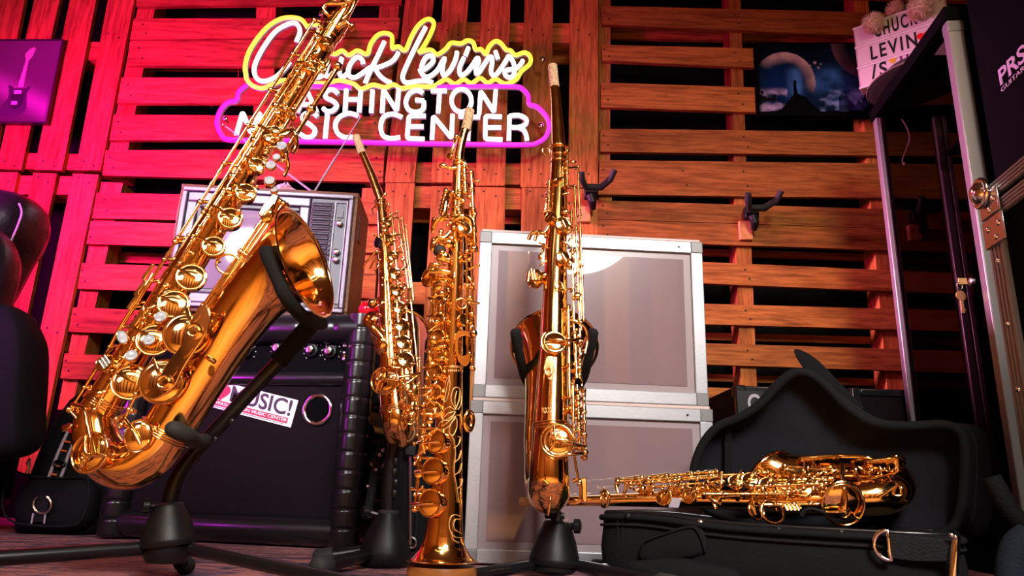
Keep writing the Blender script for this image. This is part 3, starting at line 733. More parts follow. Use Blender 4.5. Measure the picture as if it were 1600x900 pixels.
for k in range(12):
    z_ = TH-.05-k*stepz
    m = MB(); m.tube([T(sx0, .005, z_), T(sx0+.052, .005, z_)], .0058, 10, squash=None); v_ = m.build('vent_slot', M['bezel_dark'], tv)
    m = MB(); rr = .0068
    pth = [T(sx0+.052+math.sin(t)*rr, .0035, z_+math.cos(t)*rr) for t in [PI*q/6 for q in range(7)]]+[T(sx0-math.sin(t)*rr, .0035, z_-math.cos(t)*rr) for t in [PI*q/6 for q in range(7)]]
    m.tube(pth, .0014, 6, closed=True); m.build('vent_rim', M['bezel'], v_)
m = MB(); T.box(m, sx0-.004, .005, TH-.05-stepz*13.4, .062, .004, .022); m.build('name_strip', M['bezel_dark'], tv)
m = MB(); cx0 = TW-.066; fr_ring(m, cx0, .04, TW-.028, TH-.036, .003, .003, .012); m.build('control_trim', M['bezel'], tv)
for zf, kind in ((.80, 'w'), (.73, 'k'), (.50, 'k'), (.44, 'k')):
    m = MB(); m.lathe(T(TW-.048, .006, TH*zf), -T.y, [(.010, 0), (.009, .010), (.006, .012)], 14) if kind == 'k' else T.box(m, TW-.056, .004, TH*zf-.008, .016, .008, .024)
    m.build('control_knob' if kind == 'k' else 'channel_window', M['nickel'] if kind == 'k' else M['bezel_dark'], tv)
m = MB(); T.box(m, TW-.001, .06, TH*.66, .003, .05, TH*.2); m.build('side_handle_recess', M['bezel_dark'], tv)
m = MB()
for a in (.06, TW-.08):
    T.box(m, a, .06, -.002, .03, .1, .004)
m.build('foot_strip', M['rubber'], tv)
# rabbit-ear aerial
b0 = PP(492, 284, T(0, .08, 0), T.y); ae = empty('television_aerial', V((b0.x, b0.y, T.o.z+TH)), 'rabbit-ear aerial with red tips standing on the old television', 'aerial')
zt2 = T.o.z+TH
m = MB(); m.lathe(V((b0.x, b0.y, zt2)), V((0, 0, 1)), [(.032, 0), (.030, .012), (.016, .022), (.008, .026)], 16); m.build('aerial_base', M['bezel_dark'], ae)
for tip in ((564, 182), (350, 195)):
    p1 = PP(*tip, T(0, .10, 0), T.y); s0 = V((b0.x, b0.y, zt2+.02)); m = MB(); m.tube([s0, s0.lerp(p1, .45), s0.lerp(p1, .451), p1], [.0035, .0035, .0025, .0025], 8); rd = m.build('aerial_rod', M['alu_dark'], ae)
    m = MB(); m.ball(p1, .006, 8, 6); m.build('aerial_tip', M['red'], rd)
# crumpled clear wrap
b1 = PP(446, 287, T(0, .11, 0), T.y); random.seed(11); m = MB(); rows = []
for j in range(9):
    t = j/8; rows.append([V((b1.x+math.cos(2*PI*k/16)*(.062*(1-t**1.5)+.004)*random.uniform(.7, 1.15), b1.y+math.sin(2*PI*k/16)*(.05*(1-t**1.5)+.004)*random.uniform(.7, 1.15), zt2+.001+t*.062*(random.uniform(.75, 1.1) if j else 1))) for k in range(16)])
m.rings(rows, False, True, True); tag(m.build('plastic_wrap', M['wrap'], sharp=20), 'crumpled clear plastic wrap lying on top of the old television', 'plastic wrap')
# small glossy red shaker on the amplifier beside the set
c = F(F.loc(F.px(567, 480, .05))[0]+.01, .06, AH+.024); m = MB(); m.ball(c, .026, 16, 10, (1, 1, .9)); m.tube([c+V((-.01, 0, -.01)), c+V((.035, .02, .02))], [.012, .018], 10)
tag(m.build('shaker', M['red_gloss'], sharp=60), 'small glossy red shaker between the television and the saxophone stand', 'shaker')

# ------------------------------------------------------------------ two metal-framed panel cases, stacked
G0 = PZ(735, 880, .004); G1p = PZ(1117, 897, .004)
ang = math.radians(3.0); ux = V((math.cos(ang), math.sin(ang), 0)); K = Fr(G0, ux)
CW = K.loc(K.px(1113, 700))[0]-K.loc(K.px(735, 700))[0]; xo = K.loc(K.px(735, 700))[0]
def display_case(label, zb, zt_, xa, xb, yo, dep):
    root = empty('panel_case', K((xa+xb)/2, dep/2+yo, zb), label, 'case')
    w = xb-xa; h = zt_-zb; e = .030
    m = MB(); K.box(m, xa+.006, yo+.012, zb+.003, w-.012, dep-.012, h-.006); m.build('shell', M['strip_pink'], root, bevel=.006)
    m = MB(); K.box(m, xa+e, yo+.008, zb+e, w-2*e, .006, h-2*e); pf = m.build('front_panel', M['panel_edge'], root)
    m = MB(); K.box(m, xa+e+.018, yo+.0065, zb+e+.016, w-2*e-.036, .003, h-2*e-.032); m.build('frosted_field', M['panel'], root)
    cs = .028
    for (a, c, da, dc) in ((xa+cs, zt_-e, w-2*cs, e), (xa+cs, zb, w-2*cs, e), (xa, zb+cs, e, h-2*cs), (xb-e, zb+cs, e, h-2*cs)):
        m = MB(); K.box(m, a, yo, c, da, .022, dc); m.build('edge_rail', M['alu'], root, bevel=.002)
    for a in (xa, xb-cs):
        for c in (zb, zt_-cs):
            m = MB(); K.box(m, a-.001, yo-.0012, c-.001, cs+.002, .03, cs+.002); m.build('corner_cap', M['alu_dark'], root, bevel=.002)
    m = MB(); K.box(m, xa+.004, yo+.004, zt_, w-.008, dep-.008, .008); m.build('lid_edge', M['strip_pink'], root, bevel=.002)
    m = MB(); m.lathe(K(xb-.06, yo, zt_-.015), -K.y, [(.003, 0), (.003, .0008)], 8); m.build('rivet', M['nail'], root)
z1 = K.loc(K.px(925, 632))[2]; z2 = K.loc(K.px(925, 612))[2]; z3 = K.loc(K.px(925, 364))[2]
display_case('lower grey panel case with a metal frame standing on the floor behind the saxophones', 0, z1-.001, xo-.004, xo+CW+.004, 0, .30)
display_case('upper grey panel case with a metal frame, stacked on the lower one', z1+.008, z3-.008, xo, xo+CW-.002, .006, .30)
CASE_X = (K(xo, 0, 0), K(xo+CW, 0, 0))

# ------------------------------------------------------------------ backpack
def pillow(m, o, ux, uy, uz, n=22, k=14, e=2.6):
    "superellipsoid centred at o with half axes ux uy uz"
    sg = lambda t, p: math.copysign(abs(t)**p, t); rows = []
    for j in range(k+1):
        t = -PI/2+PI*j/k; t = max(-1.5690, min(1.5690, t)); cz, sz = abs(math.cos(t))**(2/e), sg(math.sin(t), 2/e)
        rows.append([o+ux*(sg(math.cos(2*PI*i/n), 2/e)*cz)+uy*(sg(math.sin(2*PI*i/n), 2/e)*cz)+uz*sz for i in range(n)])
    m.rings(rows, False, True, True)
YBp = 2.12
B = Fr(PZ(78, 836, 0)*1.0, V((1, .12, 0)))
hb = B.loc(B.px(110, 585))[2]
bp = empty('backpack', B(0, .1, 0), 'black backpack with grey reflective straps and a D-ring on the floor beside the amplifier', 'backpack')
m = MB(); wl = -B.loc(B.px(2, 760))[0]; wr = B.loc(B.px(148, 760))[0]
rows = []
for t, sc, fo in ((0, .92, 0), (.03, 1, -.01), (.25, 1.04, -.02), (.5, 1.06, 0), (.7, 1.02, .02), (.85, .88, .04), (.94, .66, .055), (.99, .3, .07), (1, .1, .075)):
    cx = .02+.035*t; half = (wl+wr)/2*sc; q = []
    for i in range(28):
        a = 2*PI*i/28; q.append(B(cx+(wr-wl)/2*(1-t)+math.copysign(abs(math.cos(a))**.6, math.cos(a))*half, .12+fo*.6+math.copysign(abs(math.sin(a))**.6, math.sin(a))*.10*sc**.5, t*hb))
    rows.append(q)
m.rings(rows, False, True, True); m.build('bag_body', M['nylon'], bp, sharp=70)
m = MB(); zpk = B.loc(B.px(60, 742))[2]
pillow(m, B(-.0, .02, zpk*.52), B.x*(wl+wr)*.44, B.y*.05, B.z*zpk*.46, e=3.2); pk = m.build('front_pocket', M['nylon'], bp, sharp=70)
def bpx(x, y, off): return B.px(x, y, off)
m = MB(); zz = [(20, 735), (50, 744), (100, 747), (135, 742)]
m.tube([bpx(x, y, -.018) for x, y in catmull(zz, 4)], .0035, 6); m.build('pocket_zip', M['webbing'], bp)
m = MB(); m.tube([bpx(x, y, -.034) for x, y in catmull([(10, 740), (4, 790), (20, 815), (70, 822), (120, 818), (136, 790), (138, 745)], 5)], .003, 6); m.build('pocket_piping', M['webbing'], bp)
for pts in ([(107, 672), (92, 705), (80, 735), (70, 762)], [(122, 680), (108, 708), (98, 738), (87, 765)]):
    m = MB(); m.tube([bpx(x, y, .0) for x, y in catmull(pts, 4)], .0045, 6); m.build('reflective_strap', M['grey_piping'], bp)
m = MB(); m.prism([bpx(x, y, .004) for x, y in ((105, 672), (124, 678), (88, 765), (69, 762))], B.y*.004); m.build('daisy_chain', M['webbing'], bp)
for x, y in ((105, 690), (99, 704), (88, 728), (84, 741)):
    m = MB(); m.tube([bpx(x-5, y-.5, -.002), bpx(x+5, y+1, -.002)], .003, 6); m.build('bar_tack', M['orange_thread'], bp)
m = MB(); m.tube([bpx(93+9*math.cos(t), 725+6*math.sin(t), -.006) for t in [2*PI*k/16 for k in range(16)]], .003, 6, closed=True); m.build('strap_buckle', M['black_plastic'], bp)
c = (66, 788); m = MB(); m.tube([bpx(c[0]+14*math.cos(t), c[1]+14*math.sin(t), -.042) for t in [math.radians(a) for a in range(-60, 241, 20)]], .0042, 8); m.build('d_ring', M['steel'], bp)
m = MB(); m.prism([bpx(x, y, -.036) for x, y in ((57, 774), (76, 774), (71, 816), (50, 815))], B.y*.004); m.build('ring_tab', M['webbing'], bp)
for xs in ((52, 49), (71, 69)):
    m = MB(); m.tube([bpx(xs[0], 802, -.037), bpx(xs[1], 818, -.036)], .0025, 6); m.build('reflective_strap', M['grey_piping'], bp)
m = MB(); m.tube([bpx(x, y, -.01) for x, y in ((47, 716), (44, 724), (46, 730), (42, 740))], [.003, .006, .003, .005], 8); m.build('zip_pull', M['nickel'], bp)
m = MB(); m.prism([bpx(x, y, -.004) for x, y in ((96, 668), (100, 664), (122, 672), (116, 680))], B.y*.01); m.build('red_label', M['red'], bp)

# ------------------------------------------------------------------ black chair at the edge
Yc = 1.95
ch = empty('lounge_chair', V((P(-60, 800, Yc).x, Yc+.2, 0)), 'black puffy leather chair at the edge beside the pallet boards', 'chair')
def pxpad(m, pts, Y, th, bulge):
    "padded shape: outline on plane Y, bulging forward"
    o = [P(x, y, Y) for x, y in catmull(pts, 4, True)]; c = sum(o, V((0, 0, 0)))/len(o); rows = []
    for s, d in ((.0, th), (.9, th), (1, th*.75), (1.03, th*.4), (1.0, 0), (.9, -bulge*.45), (.7, -bulge*.8), (.4, -bulge), (.02, -bulge*1.05)):
        rows.append([c+(p-c)*max(s, .01)+V((0, d, 0)) for p in o])
    m.rings(rows, False, True, True)
m = MB(); pxpad(m, [(-150, 330), (-100, 300), (-30, 294), (22, 300), (46, 316), (49, 342), (38, 372), (18, 402), (-2, 440), (-30, 480), (-90, 500), (-150, 480)], Yc+.1, .12, .09)
m.build('backrest', M['leather'], ch, sharp=70)
m = MB(); m.tube([P(x, y, Yc-.0) for x, y in catmull([(30, 318), (34, 332), (28, 352), (16, 380), (4, 410), (-8, 440)], 4)], .0028, 6); m.build('seam', M['grey_piping'], ch)
m = MB(); pxpad(m, [(-160, 400), (-60, 350), (-18, 352), (2, 378), (6, 410), (-6, 460), (-30, 520), (-160, 540)], Yc-.06, .09, .03); m.build('side_bolster', M['leather'], ch, sharp=70)
m = MB(); pxpad(m, [(-160, 480), (-60, 466), (5, 476), (24, 498), (34, 540), (28, 640), (20, 700), (-60, 720), (-160, 720)], Yc-.04, .14, .02); m.build('armrest', M['nylon'], ch, sharp=70)
m = MB(); a = PZ(8, 832, 0); m.box(V((a.x-.55, Yc-.02, .06)), V((.50, 0, 0)), V((0, .36, 0)), V((0, 0, .22))); m.build('seat_base', M['leather'], ch, bevel=.03)
for dx, dy in ((-.52, .0), (-.09, .0), (-.52, .3), (-.09, .3)):
    m = MB(); m.lathe(V((a.x+dx, Yc+dy, 0)), V((0, 0, 1)), [(.018, 0), (.024, .07)], 12); m.build('leg', M['black_plastic'], ch)
# ------------------------------------------------------------------ gig bag between amplifier and panel cases
gx0, gx1 = P(600, 700, 1.9).x, P(722, 700, 1.9).x
gb = empty('gig_bag', V(((gx0+gx1)/2, 2.02, 0)), 'tall dark gig bag standing between the amplifier and the panel cases', 'bag')
m = MB(); rows = []; zt_ = P(660, 500, 1.96).z
for t, sc in ((0, .9), (.02, 1), (.4, .98), (.7, .8), (.9, .6), (.97, .45), (1, .2)):
    rows.append([V(((gx0+gx1)/2+.01*t+math.copysign(abs(math.cos(a))**.5, math.cos(a))*(gx1-gx0)/2*sc, 2.02+.05*t+math.copysign(abs(math.sin(a))**.5, math.sin(a))*.06*sc, t*zt_)) for a in [2*PI*i/28 for i in range(28)]])
m.rings(rows, False, True, True); m.build('bag_body', M['nylon'], gb, sharp=70)
for x in (655, 672, 690):
    m = MB(); m.tube([P(x-6, 850, 1.957), P(x, 690, 1.967), P(x+1, 600, 1.98)], .003, 6); m.build('seam', M['webbing'], gb)
m = MB(); m.tube([P(641, y, d) for y, d in ((852, 1.957), (690, 1.967), (580, 1.98))], .004, 6); m.build('zip', M['nickel'], gb)
m = MB(); m.box(P(632, 712, 1.955), V((.03, 0, 0)), V((0, .01, 0)), V((0, 0, .04))); m.build('buckle', M['black_plastic'], gb, bevel=.003)
m = MB(); m.tube([P(643+7*math.cos(t), 848+8*math.sin(t), 1.95) for t in [math.radians(a) for a in range(-110, 120, 20)]], .003, 6); m.build('zip_pull', M['nickel'], gb)

# ------------------------------------------------------------------ bass cabinets behind the open case
def bass_cab(label, x0, x1, ytop, Y, dep, logo):
    a, b_ = P(x0, ytop, Y), P(x1, ytop, Y); w = b_.x-a.x; h = a.z
    root = empty('bass_cabinet', V((a.x+w/2, Y+dep/2, 0)), label, 'speaker cabinet', 'black bass cabinets')
    m = MB(); m.box(V((a.x, Y+.012, 0)), V((w, 0, 0)), V((0, dep, 0)), V((0, 0, h))); m.build('cabinet_body', M['nylon'], root, bevel=.006)
    m = MB(); m.box(V((a.x+.03, Y+.006, .03)), V((w-.06, 0, 0)), V((0, .01, 0)), V((0, 0, h-.055))); m.build('grille_cloth', M['grille'], root)
    for xx in (a.x, a.x+w-.03):
        m = MB(); m.box(V((xx-.002, Y+.004, h-.035)), V((.034, 0, 0)), V((0, .036, 0)), V((0, 0, .038))); m.build('corner_cap', M['black_plastic'], root, bevel=.006)
    m = MB(); m.box(V((a.x, Y, 0)), V((.028, 0, 0)), V((0, .02, 0)), V((0, 0, h))); m.box(V((a.x+w-.028, Y, 0)), V((.028, 0, 0)), V((0, .02, 0)), V((0, 0, h))); m.box(V((a.x+.028, Y, h-.024)), V((w-.056, 0, 0)), V((0, .02, 0)), V((0, 0, .024))); m.build('front_trim', M['vinyl'], root, bevel=.004)
    lx, ly = logo; p = P(lx, ly, Y-.001); s = mpp(p)
    m = MB(); m.box(p+V((-.03, 0, -.03)), V((.14, 0, 0)), V((0, .01, 0)), V((0, 0, .07))); bd = m.build('badge', M['black_plastic'], root, bevel=.003)
    text_mb('O', p+V((0, -.001, -.022)), V((1, 0, 0)), V((0, 0, 1)), w=.040, h=.052, thick=.002, bold=.02).build('badge_letter', M['logo_grey'], bd)
bass_cab('black bass cabinet right behind the panel cases, the one with the lower badge corner showing', 1149, 1326, 602, 2.02, .55, (1168, 632))
bass_cab('black bass cabinet with a pale round badge letter seen through the glass cabinet', 1330, 1640, 606, 2.30, .3, (1538, 654))

# ------------------------------------------------------------------ glass display cabinet
Yf = 1.72
CX = V((math.cos(math.radians(6)), -math.sin(math.radians(6)), 0))
top = P(1478, 24, Yf); ZC = top.z
C = Fr(V((top.x, top.y, 0)), CX); bk = PZ(1363, 184, ZC); C = Fr(C.o, V((bk.y-C.o.y, -(bk.x-C.o.x), 0))); CD = (V((bk.x, bk.y, 0))-C.o).length
CW_ = .62
def side_pt(x, y): return PP(x, y, C.o, C.x)
gc = empty('display_cabinet', C(CW_/2, CD/2, 0), 'tall glass display cabinet with aluminium posts and a black top behind the open case', 'cabinet')
def cbox(nm, a, b, c, da, db, dc, mt, bev=0, par=None):
    m = MB(); C.box(m, a, b, c, da, db, dc); return m.build(nm, M[mt], par or gc, bevel=bev)
hp_ = ZC-.075
cbox('post', 0, 0, .06, .042, .03, hp_, 'alu_post', .003); cbox('post', 0, CD-.03, .06, .03, .03, hp_, 'alu_post', .003)
for a_, b_ in ((.012, CD-.0315),): cbox('post_groove', a_, b_, .07, .004, .003, hp_-.02, 'alu_dark')
pr = PP(1475, 300, C(0, CD-.03, 0), C.y); pa = C.loc(pr)[0]
cbox('post', pa, CD-.03, .06, .022, .03, hp_, 'alu_post', .003); cbox('post', pa+.027, CD-.03, .06, .015, .03, hp_, 'alu_post', .003); cbox('post', CW_-.042, 0, .06, .042, .03, hp_, 'alu_post', .003)
m = MB()
for a_, b_, da_, db_ in ((-.006, -.006, CW_+.012, .042), (-.006, CD-.036, CW_+.012, .042), (-.006, .036, .042, CD-.072), (CW_-.036, .036, .042, CD-.072)): C.box(m, a_, b_, ZC-.016, da_, db_, .040)
m.build('top_frame', M['dark_panel'], gc); cbox('top_glass', .03, .03, ZC+.012, CW_-.06, CD-.06, .008, 'glass')
cbox('base_panel', 0, 0, 0, CW_, CD, .06, 'dark_panel', .003)
cbox('side_glass', .012, .03, .06, .004, CD-.06, hp_, 'glass'); cbox('back_glass', .03, CD-.018, .06, pa-.03, .004, hp_, 'glass')
cbox('front_panel', .042, .012, .06, CW_-.084, .004, hp_, 'dark_panel'); cbox('back_glass', pa+.042, CD-.018, .06, CW_-pa-.042, .004, hp_, 'glass')
cbox('post_cap', -.001, -.002, ZC-.052, .044, .033, .030, 'alu_dark', .002)
kp = side_pt(1519, 440); m = MB(); kd = -C.x
m.lathe(kp+C.x*.004, kd, [(.012, 0), (.011, .010), (.006, .013)], 16); lkk = m.build('lock', M['nickel'], gc)
m = MB(); m.box(kp+C.x*-.034+V((0, -.001, -.008)), C.x*.022, C.y*.003, V((0, 0, .018))); m.build('lock_key', M['brass'], gc, bevel=.001)
m = MB(); kk = kp+C.x*-.032+V((0, 0, -.016)); m.tube([kk+V((math.cos(t)*.007, 0, math.sin(t)*.010+.004)) for t in [2*PI*i/14 for i in range(14)]], .0012, 6, closed=True); m.build('key_ring', M['nickel'], gc)
m = MB(); m.lathe(kk+V((0, .002, -.022)), V((0, -1, 0)), [(.0135, 0), (.0135, .003)], 18); m.box(kk+V((-.004, -.001, -.068)), V((.008, 0, 0)), V((0, .003, 0)), V((0, 0, .036))); m.box(kk+V((.002, -.001, -.062)), V((.005, 0, 0)), V((0, .003, 0)), V((0, 0, .006))); m.build('spare_key', M['brass'], gc, bevel=.0005)
yl = C.y; m = MB(); o_ = C(0, CD-.05, 0)
cp_ = [PP(x, y, o_, yl) for x, y in catmull([(1409, 186), (1418, 202), (1421, 218), (1416, 234), (1410, 250), (1413, 256)], 5)]; m.tube(cp_, .0022, 6); m.ball(cp_[-1], .006, 8, 6); m.build('lamp_cable', M['white_cable'], gc)
sb = C.loc(PP(1476, 240, C(0, CD-.04, 0), C.y)); cbox('shelf_bracket', sb[0], .04, sb[2]-.008, .10, CD-.08, .012, 'black_plastic')

# ------------------------------------------------------------------ black road case with logo and metal-edged flight case at the edge
R_d = C.loc(P(1512, 200, Yf-.03))[0]+.004
RR_ = Fr(C(R_d+.03, -.05, 0), C.x)           # back-left lower corner; the case runs towards the viewer
def rp(x, y): return RR_.loc(PP(x, y, RR_.o, RR_.x))
rc = empty('road_case', RR_(.2, -.3, 0), 'tall black road case with a pale guitar-maker logo beside the glass cabinet', 'case')
m = MB(); RR_.box(m, 0, -.62, 0, .4, .62, 1.62); m.build('case_body', M['dark_panel'], rc, bevel=.006)
pl, pr2 = rp(1564, 130), rp(1606, 95); zb_, zt_ = rp(1566, 133)[2], rp(1566, 104)[2]
text_mb('PRS', RR_(-.0005, pl[1], zb_), -RR_.y, V((0, 0, 1)), w=abs(pl[1]-pr2[1]), h=(zt_-zb_), thick=.002, bold=.02).build('logo_lettering', M['logo_grey'], rc)
text_mb('GUITARS', RR_(-.0005, pl[1], zb_-(zt_-zb_)*.42), -RR_.y, V((0, 0, 1)), w=abs(pl[1]-pr2[1]), h=(zt_-zb_)*.28, thick=.002).build('logo_lettering', M['logo_grey'], rc)

# flight case with ribbed aluminium edges, in front of the road case
fr0 = Fr(P(1540, 330, 1.30), V((math.cos(math.radians(9)), -math.sin(math.radians(9)), 0)))
Q = Fr(V((fr0.o.x, fr0.o.y, 0)), fr0.x)
def qp(x, y): return Q.loc(PP(x, y, Q.o, Q.x))
zl = qp(1540, 352)[2]; zt2_ = qp(1545, 292)[2]; eh = (zt2_-zl)
fc = empty('flight_case', Q(.08, -.3, 0), 'black flight case with ribbed aluminium edges and a ball-cornered hinge beside the road case', 'case')
m = MB(); Q.box(m, .004, -.6, 0, .2, .596, zl); m.build('case_body', M['dark_panel'], fc)
def ribbed(a, b, c, db, dc, vert=False, n=4, th=.006):
    m = MB(); Q.box(m, a-th, b, c, th, db, dc)
    for k in range(n):
        if vert: Q.box(m, a-th-.0025, b+db*(k+.2)/n, c, .003, db*.6/n, dc)
        else: Q.box(m, a-th-.0025, b, c+dc*(k+.2)/n, .003, db, dc*.6/n)
    return m.build('edge_rail', M['alu_post'], fc)
ribbed(.004, -.6, zl, .6, eh*.42); ribbed(.004, -.6, zl+eh*.58, .6, eh*.42)
m = MB(); Q.box(m, .012, -.6, zl, .15, .59, eh*.6); m.build('lid_gap', M['black'], fc)
m = MB(); Q.box(m, .004, -.6, zl+eh*.6, .2, .598, eh*.4); m.build('lid', M['dark_panel'], fc)
ribbed(.004, -.05, 0, .05, zl, True, 4)
for k in range(6):
    m = MB(); m.lathe(Q(-.004, -.025, .12+k*.12), -Q.x, [(.006, 0), (.005, .003), (.002, .0042)], 10); m.build('rivet', M['chrome'], fc)
hg = MB(); Q.box(hg, -.011, -.075, zl-.055, .005, .075, .055); Q.box(hg, -.011, -.07, zl+.003, .005, .07, eh*.7); hg = hg.build('hinge_plate', M['nickel'], fc, bevel=.002)
hc_ = Q(-.010, -.022, zl+eh*.82); m = MB(); m.ball(hc_, .024, 16, 10); m.tube([hc_-Q.x*.006+Q.y*math.cos(t)*.026+V((0, 0, math.sin(t)*.026)) for t in [2*PI*i/20 for i in range(20)]], .005, 8, closed=True); m.build('ball_corner', M['chrome'], fc, sharp=60)
for dy, dz in ((-.055, .03), (-.035, .015), (-.06, -.02), (-.02, -.02), (-.045, -.042)):
    m = MB(); m.lathe(Q(-.011, dy, zl+dz), -Q.x, [(.0065, 0), (.005, .003), (.002, .004)], 10); m.build('hinge_rivet', M['chrome'], hg)

# ------------------------------------------------------------------ cinema light box with pompoms, and the hat, on the cabinet
ZT2 = ZC+.026
ga = math.radians(39.5); lx = V((math.cos(ga), -math.sin(ga), 0)); 
lo = P(1343, 140, 2.54); L = Fr(lo, lx)
LH = L.loc(L.px(1333, 45))[2]; LWd = L.loc(L.px(1477, 0))[0]
lb = empty('light_box', L(LWd/2, .03, 0), 'white letter light box with pompoms along its top above the glass cabinet', 'light box')
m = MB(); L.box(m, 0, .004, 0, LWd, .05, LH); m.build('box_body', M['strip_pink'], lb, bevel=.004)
for k in range(3):
    m = MB(); L.box(m, .006, 0, LH*(k/3)+.008, LWd-.012, .006, LH/3-.012); m.build('letter_panel', M['paper'], lb)
for k in range(4):
    m = MB(); L.box(m, 0, -.004, LH*k/3-(0 if k == 0 else (.008 if k == 3 else .004)), LWd, .012, .008); m.build('letter_rail', M['white'], lb)
m = MB(); m.box(L(LWd*.8, .054, LH*.3), V((.05, 0, 0)), V((0, YW-.002-L(LWd*.8, .054, 0).y, 0)), V((0, 0, .05))); m.build('wall_bracket', M['black_plastic'], lb)
def lline(body, k, x0, w, c='ink', dz=0):
    text_mb(body, L(x0, -.0005, LH*k/3+LH*.065+dz), lx, V((0, 0, 1)), w=w, h=LH*.225, thick=.0008, bold=.022, space=1.3).build('letter', M[c], lb)
u = L.loc(L.px(1366, 50))[0]; u2 = L.loc(L.px(1433, 28))[0]; lline('CHUCK', 2, u, (u2-u)*1.0)
u = L.loc(L.px(1361, 90))[0]; u2 = L.loc(L.px(1433, 65))[0]; lline('LEVIN', 1, u, (u2-u)*1.0)
heart(L(L.loc(L.px(1443, 53))[0], -.001, LH/3+LH*.18), lx, V((0, 0, 1)), LH*.17, -L.y*.001).build('heart_tile', M['red'], lb)
u = L.loc(L.px(1362, 118))[0]; lline('/S', 0, u, L.loc(L.px(1386, 105))[0]-u, 'ink', .01)
m = MB(); o = L(L.loc(L.px(1395, 96))[0], -.001, LH*.25); m.prism([o+lx*-.016+V((0, 0, .02)), o+lx*.016+V((0, 0, .02)), o+lx*.003, o-lx*.003], -L.y*.001); m.build('cup_tile', M['yellow_ink'], lb)
u = L.loc(L.px(1407, 98))[0]; lline('II', 0, u, .03, 'purple_ink', .012)
def pompom(x, y, rpx, label, ft, ro):
    p = L.px(x, y, -.03) if ro == 0 else L.px(x, y, ro); r = rpx*mpp(p); random.seed(int(x)); m = MB(); m.ball(p, r*.62, 14, 10)
    for k in range(620):
        z = random.uniform(-1, 1); t = random.uniform(0, 2*PI); q = math.sqrt(1-z*z); d = V((q*math.cos(t), q*math.sin(t), z)); e = d+V((random.gauss(0, .25), random.gauss(0, .25), random.gauss(0, .25)))
        a_, b2 = perp(d); rr = r*random.uniform(.86, 1.08); s0 = p+d*r*.5; s1 = s0+e.normalized()*(rr-r*.5); w_ = .0016
        m.add([s0+a_*w_, s0-a_*w_*.5+b2*w_, s0-a_*w_*.5-b2*w_, s1], [(0, 1, 3), (1, 2, 3), (2, 0, 3)])
    return m.build('pompom', M[ft], lb, sharp=None)
pompom(1364, 36, 19, '', 'fluff', 0); pompom(1438, 12, 24, '', 'fluff', 0); pompom(1398, 14, 15, '', 'fluff_pink', .03); pompom(1358, 44, 10, '', 'fluff_pink', 0); pompom(1430, 22, 12, '', 'fluff_pink', 0)
